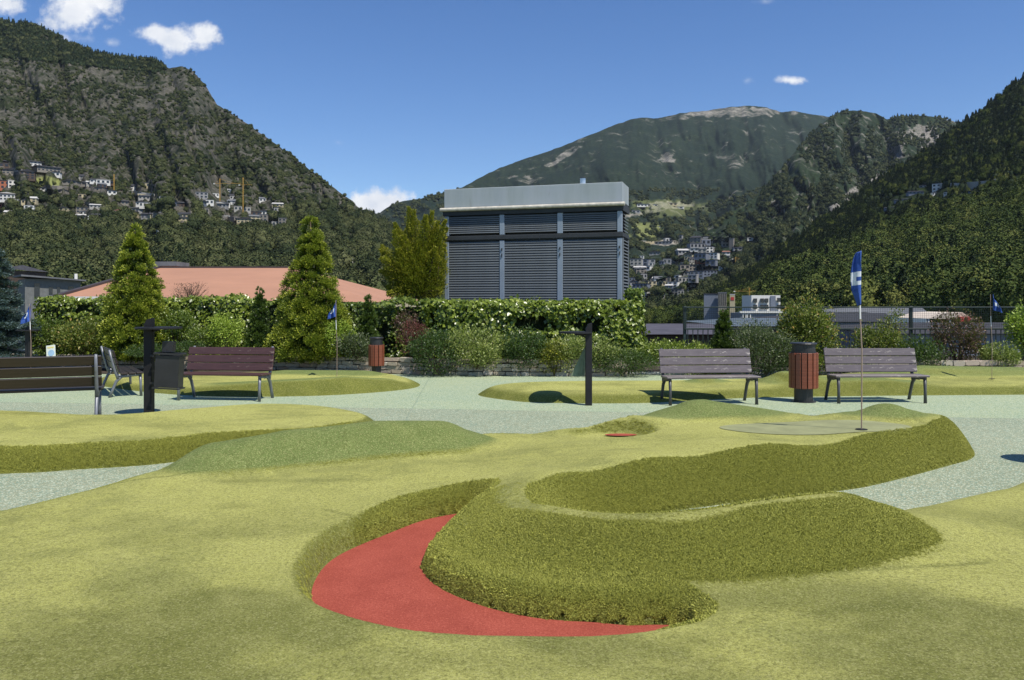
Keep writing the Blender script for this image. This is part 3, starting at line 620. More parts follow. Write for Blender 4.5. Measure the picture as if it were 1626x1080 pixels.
# ------------------------------------------------------------------ flags
def flagcloth_mat():
    t = NT('blue flag cloth'); v = t.n('ShaderNodeTexCoord').outputs['UV']
    return t
M['flag_blue'] = simple('blue flag cloth', (.022, .07, .30), .7, .3, 14)
M['flag_white'] = simple('white printed emblem', (.62, .66, .72), .7, .08, 10)
M['pole_metal'] = simple('thin metal pole', (.34, .25, .20), .35, .2, 9, metal=.2)
M['pole_white'] = simple('white pole section', (.75, .75, .75), .4, .05, 9)
M['hole'] = simple('dark hole', (.01, .012, .01), .9, .1)
def golf_flag(label, x, y, z, hp, kind, s=1.0, flip=1):
    t = tag(empty('golf_flag', (x, y, z)), label, 'flag', 'blue flags marking the holes')
    b = MB(); b.tube([(0, 0, -.02), (.003, 0, hp * .45), (-.012, 0, hp * .62)], .0065 * s, 6); b.tube([(-.018, 0, hp * .74), (-.022, 0, hp)], .0065 * s, 6); b.build('pole', M['pole_metal'], t)
    b = MB(); b.tube([(-.012, 0, hp * .62), (-.018, 0, hp * .74)], .0078 * s, 6); b.build('pole_band', M['pole_white'], t)
    V = []; Fc = []; nu, nv = 40, 14
    zt = hp + .005
    if kind == 'limp':
        H = .515
        for i in range(nu + 1):
            u = i / nu; z = zt - H * u; w = .030 + .055 * math.sin(min(1, u * 1.25) * math.pi * .8) ** .8
            if u > .75: w *= 1 - (u - .75) * 2.6
            for j in range(nv + 1):
                q = j / nv; th = q * math.pi * 1.7 + .5 * math.sin(u * 5); V.append((-.02 - w * (1 - math.cos(q * math.pi * .98)) * .5 + .006 * math.sin(th * 3 + u * 7) + .004, -.012 - .024 * math.sin(th), z - .02 * q))
        em = lambda i, j: .36 < i / nu < .62 and (j / nv) > .12 and not (abs(i / nu - .50) < .035 and j / nv < .45) and (i / nu < .53 or j / nv < .78)
    else:
        for i in range(nu + 1):
            u = i / nu; w = .26 * s * min(1.0, .15 + u * 1.15)
            for j in range(nv + 1):
                q = j / nv; z = zt - .40 * s * u - .07 * q * s - .10 * s * q * (1 - u)
                V.append((flip * (-.015 - w * q * (.85 + .1 * math.sin(u * 6))), .03 * math.sin(q * 9 + u * 3), z))
        em = lambda i, j: abs(i / nu - .52) < .13 and abs(j / nv - .5) < .22
    fb = []; fw = []
    for i in range(nu):
        for j in range(nv):
            a = i * (nv + 1) + j; (fw if em(i, j) else fb).append((a, a + 1, a + nv + 2, a + nv + 1))
    mb = MB(); mb.add(V, fb + fw); me = mb.mesh('cloth', M['flag_blue'], True); me.materials.append(M['flag_white'])
    for p in me.polygons[len(fb):]: p.material_index = 1
    o = link('cloth', me, t); sm_ = o.modifiers.new('thick', 'SOLIDIFY'); sm_.thickness = .002
    b = MB(); b.cyl(0, 0, .004, .007, .055, n=20); b.build('cup', M['hole'], t)
    return t
fx, fy = (1368 - CX) / F * 7.72, 7.72
golf_flag('tall limp blue flag with white emblem on the foreground green', fx, fy, float(near_h(fx, fy)) + .004, 1.715, 'limp')
golf_flag('blue flag at the far left in front of the blue spruce', *P(49, 560, 17.0)[:2], .12, 1.45, 'open', .95)
golf_flag('blue flag in front of the large left of centre conifer', *P(535, 600, 15.4)[:2], .16, 1.48, 'open', .8)
golf_flag('blue flag at the right edge in front of the railing', *P(1575, 603, 15.0)[:2], .17, 1.58, 'open', .75, -1)
for fo in [o for o in COL.objects if o.name.startswith('golf_flag')][3:4]: fo.rotation_euler = (0, 0, R(-40))

# ------------------------------------------------------------------ dry stone planter walls
def wall_line(px0, py0, px1, py1): return G(px0, py0), G(px1, py1)
def stone_variants(n=10):
    out = []
    for k in range(n):
        r = random.Random(100 + k); mb = MB(); hw, hd, hh = .5, .5, .5
        V = []
        for sx_ in (-1, 1):
            for sy_ in (-1, 1):
                for sz_ in (-1, 1):
                    for (ax, ay, az) in ((.13, 0, 0), (0, .22, 0), (0, 0, .2)):
                        V.append(Vector((sx_ * (hw - ax * r.uniform(.5, 1.4)), sy_ * (hd - ay * r.uniform(.5, 1.2)), sz_ * (hh - az * r.uniform(.5, 1.3)))))
        import bmesh
        bm = bmesh.new()
        for v in V: bm.verts.new(v)
        bmesh.ops.convex_hull(bm, input=bm.verts[:])
        me = bpy.data.meshes.new('stone'); bm.to_mesh(me); bm.free(); me.materials.append(M['stone']); out.append(me)
    return out
SV = stone_variants()
def stone_wall(label, a, b, h, courses, seed, depth=.35, cap=False):
    a = Vector((a[0], a[1], 0)); b = Vector((b[0], b[1], 0)); L = (b - a).length; ang = math.atan2(b.y - a.y, b.x - a.x)
    t = tag(empty('stone_wall', a, ang), label, 'stone wall'); r = random.Random(seed)
    mb = MB(); mb.box(.03, L - .03, .05, depth, 0, h - .03); mb.build('core', M['mortar'], t)
    ch = h / courses
    for c in range(courses):
        x = -r.uniform(0, .1)
        while x < L:
            w = r.uniform(.17, .38) * (1.25 if c == courses - 1 else 1); w = min(w, L - x + .05)
            if w < .07: break
            d = r.uniform(.10, .15); hh = ch * r.uniform(.78, .97)
            o = link('stone', r.choice(SV), t, (x + w / 2, d / 2 - .03 + r.uniform(-.018, .018), ch * (c + .5) + r.uniform(-.008, .008)), (r.uniform(-.06, .06), r.uniform(-.05, .05), r.uniform(-.05, .05)))
            o.scale = (w * .96 * r.choice((-1, 1)), d, hh * r.choice((-1, 1))); x += w
    return t
W0 = (-13.0, 19.6); W1 = G(705, 596); W2 = G(992, 598)
Wm = G(430, 588)
stone_wall('low pale stone planter wall behind the low green on the left', W0, (Wm[0] - .01, Wm[1]), .34, 3, 3)
stone_wall('low stone planter wall left of the ivy covered shaft', Wm, (W1[0] - .01, W1[1]), .36, 4, 4)
stone_wall('low stone planter wall under the ivy covered hedge', W1, W2, .36, 4, 5)
stone_wall('low stone planter wall at the right behind the humps', (7.2, 17.15), (15.5, 17.3), .36, 3, 6)
mb = MB(); mb.bbox(W2[0] + .1, 7.15, 17.75, 17.88, 0, .055, .01); tag(mb.build('kerb', M['concrete']), 'pale kerb strip along the planting at the back', kind='structure')

# ------------------------------------------------------------------ louvred ventilation shaft
M['louvre'] = simple('blue grey louvre metal', (.115, .13, .142), .7, .16, 1.2, metal=.0, spec=.2)
M['louvre_frame'] = simple('pale blue grey frame metal', (.26, .31, .37), .45, .1, 2, metal=.15)
def streak_mat():
    t = NT('weathered zinc parapet'); v = t.scalevec((2.2, 2.2, .25)); g = t.noise(1.6, 5, .6, vec=v); m = t.noise(.9, 4, .6)
    c = t.mix(t.ramp(g, [(.3, 0.0), (.7, 1.0)]), (.30, .34, .335), (.37, .405, .42)); c = t.mix(t.ramp(m, [(.45, 0.0), (.7, .5)]), c, (.36, .40, .47))
    c = t.mix(t.ramp(t.noise(3.5, 6, .7, vec=v), [(.62, 0.0), (.72, .35)]), c, (.22, .20, .15)); return t.fin(c, .5, .4, .15)
M['zinc'] = streak_mat()
M['gutter'] = simple('pale stained gutter', (.50, .47, .40), .6, .3, 7)
M['dark_gap'] = simple('dark grey cavity sheet', (.03, .035, .04), .7, .2)
M['steel'] = simple('galvanised flue', (.6, .62, .64), .3, .1, 5, metal=.8)
shaft_l = P(707, 480, 21.35); shaft_r = P(988, 480, 20.0)
ang = math.atan2(shaft_r.y - shaft_l.y, shaft_r.x - shaft_l.x); SW = (Vector(shaft_r.xy) - Vector(shaft_l.xy)).length
sh = tag(empty('ventilation_shaft', (shaft_l.x, shaft_l.y, 0), ang), 'big blue grey louvred ventilation shaft rising behind the ivy hedge', 'ventilation shaft')
SD = .95
mb = MB(); mb.box(.06, SW - .06, .12, SD - .06, 0, 4.1); mb.build('core', M['dark_gap'], sh)
def zr(py): return EYE + (HOR - py) * 20.0 / F
zt_, zg1, zg0, zu1, zu0, zm1, zm0, zl1, zl0 = zr(289), zr(321), zr(327), zr(335), zr(366), zr(367), zr(374), zr(376.5), 1.25
mb = MB(); mb.bbox(-.02, SW + .02, -.03, SD + .02, zg1 + .003, zt_, .01); mb.build('parapet', M['zinc'], sh)
mb = MB(); mb.tube([(-.10, -.10, zg1 - .05), (SW + .08, -.10, zg1 - .05)], .05, 10); mb.build('gutter', M['gutter'], sh)
mb = MB(); mb.box(-.04, SW + .04, -.07, SD + .04, zu1 + .01, zg1 - .03); mb.build('cornice', M['dark_gap'], sh)
mb = MB(); mb.bbox(-.03, SW + .03, -.06, SD + .03, zm0 - .03, zm1 - .03, .008); mb.box(-.01, SW + .01, -.03, SD, zm0 - .055, zm0 - .031); mb.build('ledge', M['dark_gap'], sh)
posts_x = [0.0, 1.435, 2.90, SW - .10]
posts_x = [(px_ - 707) / (988 - 707) * SW for px_ in (707, 794, 886, 980)]
# perspective along the face: solve x on the face for each pixel column
def face_x(px):
    # ray x = k*y ; face point = l + (cos,sin)*s
    k = (px - CX) / F; return (k * shaft_l.y - shaft_l.x) / (math.cos(ang) - k * math.sin(ang))
cols = [(707, 713.5), (794, 801.5), (885.5, 894), (980.5, 988)]
cols = [(face_x(a), face_x(b)) for a, b in cols]
for (a, b) in cols:
    for (z0, z1) in ((zl0, zm0 - .06), (zm1 - .02, zu1)):
        mb = MB(); mb.bbox(a, b, -.045, .08, z0, z1, .006); mb.build('mullion', M['louvre_frame'], sh)
for (a, b) in cols[1:]:
    for (w_, z0, z1) in ((.015, .28, .22), (.01, .45, .36)): mb = MB(); mb.box((a + b) / 2 - w_, (a + b) / 2 + w_, -.065, -.046, zl1 - z0, zl1 - z1); mb.build('latch', M['dark_gap'], sh)
for k in range(3):
    a, b = cols[k][1] + .008, cols[k + 1][0] - .008; w = b - a
    for (z0, z1, n) in ((zl0, zl1 - .03, 30), (zu0 + .02, zu1 - .01, 9)):
        st = (z1 - z0) / n
        s = MB(); s.add([(0, -.035, 0), (w, -.035, 0), (w, -.028, st * .52), (0, -.028, st * .52), (0, .012, st * .985), (w, .012, st * .985), (w, .016, st * .92), (0, .016, st * .92)], [(0, 1, 2, 3), (3, 2, 5, 4), (4, 5, 6, 7), (7, 6, 1, 0), (0, 3, 4, 7), (1, 6, 5, 2)])
        me = s.mesh('slat', M['louvre'])
        for i in range(n): link('slat', me, sh, (a, 0, z0 + st * i + rnd.uniform(-.002, .002)), (0, 0, 0))
# right flank louvres: one panel
w = SD - .16
s = MB(); s.add([(.035, 0, 0), (.035, w, 0), (.03, w, .02), (.03, 0, .02), (-.045, 0, .075), (-.045, w, .075)], [(0, 1, 2, 3), (3, 2, 5, 4), (4, 5, 1, 0)])
me = s.mesh('slat', M['louvre'])
z = zl0
while z < zu1 - .08:
    if not (zm0 - .12 < z < zm1 - .02): link('flank_slat', me, sh, (SW - .01, .09, z))
    z += .082
mb = MB(); mb.bbox(SW - .07, SW + .03, .0, .08, zl0, zm0 - .06, .006); mb.bbox(SW - .07, SW + .03, SD - .08, SD, zl0, zm0 - .06, .006); mb.build('corner_post', M['louvre'], sh)
fl = tag(empty('flue', (shaft_r.x - .95, shaft_r.y + .35, zt_)), 'short steel flue on top of the ventilation shaft', 'flue pipe')
mb = MB(); mb.cyl(0, 0, 0, .14, .075, n=14); mb.build('pipe', M['steel'], fl); mb = MB(); mb.cyl(0, 0, .15, .17, .11, .03, n=14); mb.cyl(0, 0, .138, .152, .05, n=8); mb.build('cowl', M['black_metal'], fl)

# ------------------------------------------------------------------ railing and wind screen on the right
M['rail'] = simple('dark green railing paint', (.022, .035, .034), .45, .2, 5)
RY = 18.3
ra = tag(empty('railing', (0, RY, 0)), 'dark green balustrade with upright bars and a tall net screen', 'railing')
def rx(px): return (px - CX) / F * RY
x0, x1 = rx(1088), rx(1880)
zt2, zb2 = EYE - 7 * RY / F, EYE - 41 * RY / F
mb = MB(); mb.bbox(x0, x1, -.02, .02, zb2 - .04, zb2, .004); mb.build('handrail', M['rail'], ra)
mb = MB(); mb.bbox(x0, x1, -.015, .015, .12, .15, .003); mb.build('bottom_rail', M['rail'], ra)
mb = MB(); mb.bbox(x0, x1, -.015, .015, zt2 - .03, zt2, .003); mb.build('top_rail', M['rail'], ra)
for px in (1088, 1268, 1448, 1628, 1808): mb = MB(); mb.bbox(rx(px) - .035, rx(px) + .035, .021, .085, 0, zt2 + .01, .005); mb.build('post', M['rail'], ra)
mb = MB(); mb.box(-.009, .009, -.009, .009, .151, zb2 - .041); me = mb.mesh('bar', M['rail']); x = x0 + .06
while x < x1: link('bar', me, ra, (x, 0, 0)); x += .115
mb = MB(); x = x0
while x < x1: mb.box(x - .0016, x + .0016, -.002, .002, zb2 + .002, zt2 - .031); x += .05
z = zb2 + .03
while z < zt2 - .03: mb.box(x0, x1, -.0055, -.0025, z - .0016, z + .0016); z += .05
o = mb.build('net', M['rail'], ra); o['kind'] = 'stuff'
# small card standing on the stone wall, far left
M['card'] = simple('pale printed card', (.62, .66, .60), .6, .06, 5); M['card_blue'] = simple('blue print', (.30, .45, .62), .6, .15, 9); M['card_yellow'] = simple('yellow print', (.62, .55, .22), .6, .1, 9)
c0 = P(81, 563, 17.6)
t = tag(empty('sign_board', (c0.x, c0.y, .36)), 'small leaning white board with a blue round picture on the stone wall', 'sign'); t.rotation_euler = (R(-8), R(-7), 0)
mb = MB(); mb.bbox(-.10, .10, 0, .012, 0, .30, .003); mb.build('board', M['card'], t)
mb = MB(); mb.cyl(0, 0, 0, .003, .07, n=20, M=Matrix.Translation((.01, -.0005, .13)) @ Matrix.Rotation(R(90), 4, 'X')); mb.build('emblem', M['card_blue'], t)
mb = MB(); mb.box(-.07, .07, -.003, -.0005, .235, .265); mb.build('heading', M['card_yellow'], t)
mb = MB(); mb.box(-.02, .0, .013, .10, 0, .01); mb.tube([(-.01, .012, .25), (-.01, .14, .0)], .006, 5); mb.build('stand', M['black_metal'], t)
# ------------------------------------------------------------------ planting
def leaves_arrays(p, ax, nrm, ln, wd, fold=.25):
    n = len(p); ax = ax / (np.linalg.norm(ax, axis=1, keepdims=True) + 1e-9)
    nrm = nrm - ax * (nrm * ax).sum(1, keepdims=True); nrm = nrm / (np.linalg.norm(nrm, axis=1, keepdims=True) + 1e-9)
    sd = np.cross(ax, nrm); ln = np.asarray(ln)[:, None]; wd = np.asarray(wd)[:, None]
    a = p; t = p + ax * ln; l = p + ax * ln * .42 + sd * wd * .5 + nrm * wd * fold; r = p + ax * ln * .42 - sd * wd * .5 + nrm * wd * fold
    V = np.stack([a, l, t, r], 1).reshape(-1, 3); b = np.arange(n)[:, None] * 4
    T = np.concatenate([b + [0, 2, 1], b + [0, 3, 2]], 1).reshape(-1, 3)
    return V, T
def leaf_obj(name, p, ax, nrm, ln, wd, tint, mat, parent, fold=.25):
    V, T = leaves_arrays(p, ax, nrm, ln, wd, fold)
    return link(name, npmesh(name, V, T, mat, False, {'tint': np.repeat(tint, 4)}), parent)
def rdir(n, up=0.0):
    v = rng.normal(size=(n, 3)); v /= np.linalg.norm(v, axis=1, keepdims=True) + 1e-9; v[:, 2] += up; return v
def lump(d, seed, k=2.2, amp=.25):
    az = np.arctan2(d[:, 1], d[:, 0]); return 1 + amp * (2 * fbm(np.cos(az) * k + 5 + d[:, 2] * k, np.sin(az) * k + d[:, 2] * k * .7 + 9, 4, seed) - 1) * 1.6
L_ = {}
L_['gold'] = leafmat('golden conifer sprays', (.03, .052, .006), (.17, .215, .02), tip=(.48, .50, .06))
L_['olive'] = leafmat('olive juniper sprays', (.035, .05, .006), (.20, .21, .018), tip=(.42, .39, .04))
L_['darkcone'] = leafmat('dark green thuja sprays', (.018, .04, .008), (.055, .095, .014), tip=(.11, .16, .025), trans=.15)
L_['blue'] = leafmat('blue spruce needles', (.025, .045, .045), (.085, .13, .135), tip=(.20, .27, .27), trans=.1)
L_['ivy'] = leafmat('glossy ivy leaves', (.06, .095, .012), (.21, .27, .035), rough=.32, spec=.55, tip=(.46, .50, .13))
L_['hedge'] = leafmat('darker hedge leaves', (.035, .065, .010), (.13, .18, .025), rough=.36, spec=.5, tip=(.32, .37, .09))
L_['lime'] = leafmat('lime leaves', (.13, .20, .02), (.30, .40, .05), tip=(.46, .54, .12))
L_['varieg'] = leafmat('cream edged leaves', (.08, .11, .025), (.25, .30, .07), tip=(.52, .53, .22))
L_['dark'] = leafmat('dark green leaves', (.018, .04, .010), (.05, .09, .02), tip=(.12, .17, .05))
L_['greydark'] = leafmat('dull grey green leaves', (.035, .05, .022), (.09, .115, .05), tip=(.20, .22, .11))
L_['barberry'] = leafmat('wine red leaves', (.06, .015, .015), (.17, .045, .045), tip=(.38, .13, .12))
L_['brownred'] = leafmat('brown purple leaves', (.035, .018, .015), (.10, .05, .038), tip=(.20, .11, .08))
L_['photinia'] = leafmat('green and russet leaves', (.05, .075, .015), (.17, .20, .035), tip=(.40, .24, .07))
L_['twig'] = leafmat('brown twigs', (.10, .06, .04), (.17, .11, .07), trans=.0)
M['bark'] = simple('brown bark', (.09, .065, .045), .9, .3, 8, bump=.01)
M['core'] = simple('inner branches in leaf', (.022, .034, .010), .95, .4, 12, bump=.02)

def blob(name, c, rad, mat, parent, seed=1, sub=2, amp=.2):
    import bmesh
    bm = bmesh.new(); bmesh.ops.create_icosphere(bm, subdivisions=sub, radius=1)
    co = np.array([v.co[:] for v in bm.verts]); k = lump(co, seed, 2.2, amp)
    for v, q in zip(bm.verts, k): v.co = Vector((v.co.x * rad[0] * q + c[0], v.co.y * rad[1] * q + c[1], v.co.z * rad[2] * q + c[2]))
    me = bpy.data.meshes.new(name); bm.to_mesh(me); bm.free(); me.materials.append(mat); return link(name, me, parent)
def trunk(h, r0, r1, parent, lean=(0, 0), n=5):
    mb = MB(); mb.tube([(lean[0] * (i / n) ** 1.3 + .02 * math.sin(i * 2.1), lean[1] * i / n, h * i / n) for i in range(n + 1)], [r0 + (r1 - r0) * i / n for i in range(n + 1)], 8)
    return mb.build('trunk', M['bark'], parent, smooth=True)
def cone_tree(label, px, pyt, d, wpx, mat, z0=.25, clumps=520, per=46, cl=.15, ln=.055, lump_a=.3, cat='conifer', name='conifer_tree', group=None, shape=.85, seed=1, belly=.12):
    b = P(px, pyt, d); h = b.z - z0; Rm = wpx * d / F / 2
    t = tag(empty(name, (b.x, d, z0)), label, cat, group); trunk(h * .9, .06, .012, t)
    r = np.random.default_rng(seed); u = 1 - (1 - r.uniform(0, .985, clumps)) ** .62
    az = r.uniform(0, 2 * np.pi, clumps); prof_ = np.where(u < belly, .72 + .28 * u / belly, (1 - (u - belly) / (1 - belly)) ** shape)
    rad = Rm * prof_ * (1 + lump_a * (2 * fbm(np.cos(az) * 1.6 + u * 5 + seed, np.sin(az) * 1.6 + 7, 3, seed) - 1)) * r.uniform(.72, 1.0, clumps)
    C0 = np.stack([np.cos(az) * rad, np.sin(az) * rad, u * h * .985 + .02], -1); C0[:, 2] = np.minimum(C0[:, 2], h - .04)
    out = np.stack([np.cos(az), np.sin(az), .75 + .5 * u], -1); out /= np.linalg.norm(out, axis=1, keepdims=True)
    size = cl * (.55 + .6 * prof_) * r.uniform(.7, 1.25, clumps)
    k = np.repeat(np.arange(clumps), per); q = r.uniform(0, 1, len(k)) ** .7
    dv = r.normal(size=(len(k), 3)); dv /= np.linalg.norm(dv, axis=1, keepdims=True); dv = dv * .62 + out[k]; dv /= np.linalg.norm(dv, axis=1, keepdims=True)
    p = C0[k] + dv * (q * size[k])[:, None] - out[k] * (size[k] * .45)[:, None]
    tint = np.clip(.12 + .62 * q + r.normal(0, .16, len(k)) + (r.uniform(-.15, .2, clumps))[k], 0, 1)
    l = ln * r.uniform(.7, 1.3, len(k)); leaf_obj('crown', p, dv + r.normal(0, .25, p.shape), out[k] + r.normal(0, .5, p.shape), l, l * .42, tint, mat, t)
    # inner wood and leaf mass seen between the sprays
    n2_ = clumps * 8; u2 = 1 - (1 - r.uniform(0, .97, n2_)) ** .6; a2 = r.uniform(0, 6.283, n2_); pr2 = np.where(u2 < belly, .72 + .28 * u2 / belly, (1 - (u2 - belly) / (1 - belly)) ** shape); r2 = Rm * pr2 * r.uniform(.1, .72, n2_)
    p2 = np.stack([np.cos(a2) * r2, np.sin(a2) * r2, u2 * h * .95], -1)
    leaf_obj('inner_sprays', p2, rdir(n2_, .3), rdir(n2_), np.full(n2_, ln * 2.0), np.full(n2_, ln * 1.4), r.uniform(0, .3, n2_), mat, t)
    return t
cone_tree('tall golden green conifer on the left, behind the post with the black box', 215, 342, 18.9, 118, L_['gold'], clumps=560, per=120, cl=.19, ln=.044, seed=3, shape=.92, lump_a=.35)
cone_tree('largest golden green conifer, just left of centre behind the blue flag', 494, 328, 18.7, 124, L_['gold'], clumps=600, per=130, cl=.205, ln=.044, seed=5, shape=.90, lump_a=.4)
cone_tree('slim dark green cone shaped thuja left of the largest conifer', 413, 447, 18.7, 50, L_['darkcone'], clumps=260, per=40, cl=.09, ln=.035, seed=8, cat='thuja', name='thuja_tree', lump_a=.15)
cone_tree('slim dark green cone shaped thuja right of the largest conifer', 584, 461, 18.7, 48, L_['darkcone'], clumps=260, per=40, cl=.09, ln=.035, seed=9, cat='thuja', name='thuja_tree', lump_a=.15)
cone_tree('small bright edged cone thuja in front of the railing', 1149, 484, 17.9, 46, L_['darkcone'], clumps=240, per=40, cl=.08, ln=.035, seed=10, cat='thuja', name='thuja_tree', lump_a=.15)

def branch_tree(label, cx, d, z0, branches, mat, seed, name='juniper_tree', cat='juniper', tr=(2.0, .09), trunk_lean=(0, 0), ln=.05, per=420):
    """branches: px,py of base, px,py of tip, radius in px, depth shift"""
    b = P(cx, 480, d); t = tag(empty(name, (b.x, d, z0)), label, cat); trunk(tr[0], tr[1], tr[1] * .4, t, trunk_lean)
    r = np.random.default_rng(seed); pp = []; dd = []; oo = []; tt3 = []
    wood = MB()
    for (bx, by, tx, ty, rp, dy) in branches:
        A = np.array(P(bx, by, d)) - np.array([b.x, d, z0]); B = np.array(P(tx, ty, d)) - np.array([b.x, d, z0]); A[1] += dy * .3; B[1] += dy
        rad = rp * d / F; ax = B - A; Ln = np.linalg.norm(ax); ax = ax / Ln; n = int(per * Ln / .8 * (rad / .18))
        s = r.uniform(0, 1, n) ** .85; q = r.uniform(0, 1, n) ** .6; off = r.normal(size=(n, 3)); off -= ax * (off @ ax)[:, None]; off /= np.linalg.norm(off, axis=1, keepdims=True)
        env = np.minimum(1, (1 - s) * 1.6 + .12) * (1 + .35 * np.sin(s * 22 + off[:, 0] * 4))
        p = A + ax * (s * Ln)[:, None] + off * (q * rad * env)[:, None]; dv = ax * 1.1 + off * .9 + r.normal(0, .3, (n, 3))
        pp.append(p); dd.append(dv); oo.append(off + r.normal(0, .5, (n, 3))); tt3.append(np.clip(.08 + .6 * q + .22 * s + r.normal(0, .15, n), 0, 1))
        wood.tube([A - ax * .1, A + ax * Ln * .5, A + ax * Ln * .92], [.03, .018, .006], 5)
    wood.build('limbs', M['bark'], t); p = np.concatenate(pp); l = ln * r.uniform(.7, 1.4, len(p))
    leaf_obj('crown', p, np.concatenate(dd), np.concatenate(oo), l, l * .36, np.concatenate(tt3), mat, t); return t
br = []
rb = random.Random(4)
for (bx, by, tx, ty, rp) in ((662, 440, 652, 330, 17), (668, 430, 686, 338, 15), (655, 440, 633, 355, 15), (650, 450, 612, 388, 14), (672, 440, 704, 352, 13), (648, 455, 618, 425, 15), (660, 460, 640, 375, 20), (675, 455, 700, 395, 17), (655, 470, 625, 455, 13), (676, 465, 702, 440, 14), (662, 470, 668, 385, 22), (690, 470, 698, 380, 13), (645, 470, 632, 410, 15)):
    for k in range(4): br.append((bx + rb.uniform(-6, 6), by + rb.uniform(-6, 6), tx + rb.uniform(-11, 11), ty + rb.uniform(0, 24) * (k > 0), rp * rb.uniform(.75, 1.1), rb.uniform(-.5, .5)))
branch_tree('spiky golden green juniper left of the ventilation shaft', 676, 21.2, .2, br, L_['olive'], 12, tr=(2.3, .09), trunk_lean=(-.1, 0), per=850)
# blue spruce, cut by the left edge
def spruce(label, cx, d, z0, h, Rm, seed):
    b = P(cx, 480, d); t = tag(empty('blue_spruce', (b.x, d, z0)), label, 'spruce'); trunk(h, .10, .02, t); r = np.random.default_rng(seed); pp = []; dd = []; oo = []; t3 = []
    wood = MB()
    for k in range(150):
        u = (k + r.uniform(0, 1)) / 150; z = h * (.04 + .95 * u); L = Rm * (1 - u) ** .8 * r.uniform(.75, 1.08) + .06; az = r.uniform(0, 6.283)
        o = np.array([math.cos(az), math.sin(az), 0]); side = np.array([-o[1], o[0], 0]); n = int(620 * L + 60); s = r.uniform(.12, 1, n) ** .7; w = (r.uniform(-1, 1, n)) * .36 * L * np.sin(np.clip(s, 0, 1) * 2.6)
        p = o * (s * L)[:, None] + side * w[:, None]; p[:, 2] = z + .10 * L - .30 * L * s ** 1.5 + .10 * L * s ** 4 + r.normal(0, .022, n)
        pp.append(p); dd.append(o * .8 + side * np.sign(w)[:, None] * .7 + np.array([0, 0, .35]) + r.normal(0, .35, (n, 3))); oo.append(np.array([0, 0, 1.0]) + r.normal(0, .5, (n, 3))); t3.append(np.clip(.1 + .55 * s + .3 * r.normal(0, .5, n), 0, 1))
        wood.tube([(0, 0, z), tuple(o * L * .9 + np.array([0, 0, z - .1 * L]))], [.016, .005], 4)
    wood.build('limbs', M['bark'], t); p = np.concatenate(pp); l = .055 * r.uniform(.7, 1.3, len(p)); leaf_obj('crown', p, np.concatenate(dd), np.concatenate(oo), l, l * .34, np.concatenate(t3), L_['blue'], t)
    return t
spruce('blue grey spruce cut off by the left edge', -18, 18.2, .2, 2.95, 1.15, 21)

def bush(label, px, pyt, pyb, wpx, d, mat, ln=.05, n=2600, seed=1, name='shrub', cat='bush', amp=.28, sparse=0.0, parts=5, depth=None, up=.35, w=.55):
    a = P(px, pyt, d); bt = P(px, pyb, d); h = max(.1, (a.z - max(bt.z, .02))); z0 = max(bt.z, .02); Rx = wpx * d / F / 2; Ry = depth or min(Rx, .6)
    t = tag(empty(name, (a.x, d, z0)), label, cat); r = np.random.default_rng(seed)
    # several overlapping mounds of leaves
    m = [(0, 0, .5, 1.0)] + [(r.uniform(-.62, .62), r.uniform(-.5, .5), r.uniform(.3, .72), r.uniform(.34, .55)) for _ in range(parts)]
    wts = np.array([q[3] ** 2 for q in m]); wts /= wts.sum(); k = r.choice(len(m), n, p=wts); mm = np.array(m)[k]
    dv = r.normal(size=(n, 3)); dv /= np.linalg.norm(dv, axis=1, keepdims=True); rr = (r.uniform(.25, 1, n) ** .45) * lump(dv, seed, 2.4, amp)
    sc = mm[:, 3:4]; p = np.stack([(mm[:, 0] + dv[:, 0] * sc[:, 0] * rr * .92) * Rx, (mm[:, 1] + dv[:, 1] * sc[:, 0] * rr * .92) * Ry, (mm[:, 2] + dv[:, 2] * sc[:, 0] * rr * .52) * h], -1)
    p[:, 2] = np.clip(p[:, 2], .0, None)
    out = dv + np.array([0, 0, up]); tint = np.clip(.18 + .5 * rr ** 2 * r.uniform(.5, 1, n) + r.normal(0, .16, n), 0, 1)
    l = ln * r.uniform(.65, 1.3, n); leaf_obj('foliage', p, out + r.normal(0, .75, p.shape), out + r.normal(0, .6, p.shape), l, l * w, tint, mat, t)
    mb = MB()
    for i in range(7):
        a_ = i * .9; mb.tube([(0, 0, 0), (math.cos(a_) * Rx * .25, math.sin(a_) * Ry * .25, h * .35), (math.cos(a_) * Rx * .55, math.sin(a_) * Ry * .5, h * .7)], [.018, .012, .004], 4)
    mb.build('stems', M['bark'], t); return t
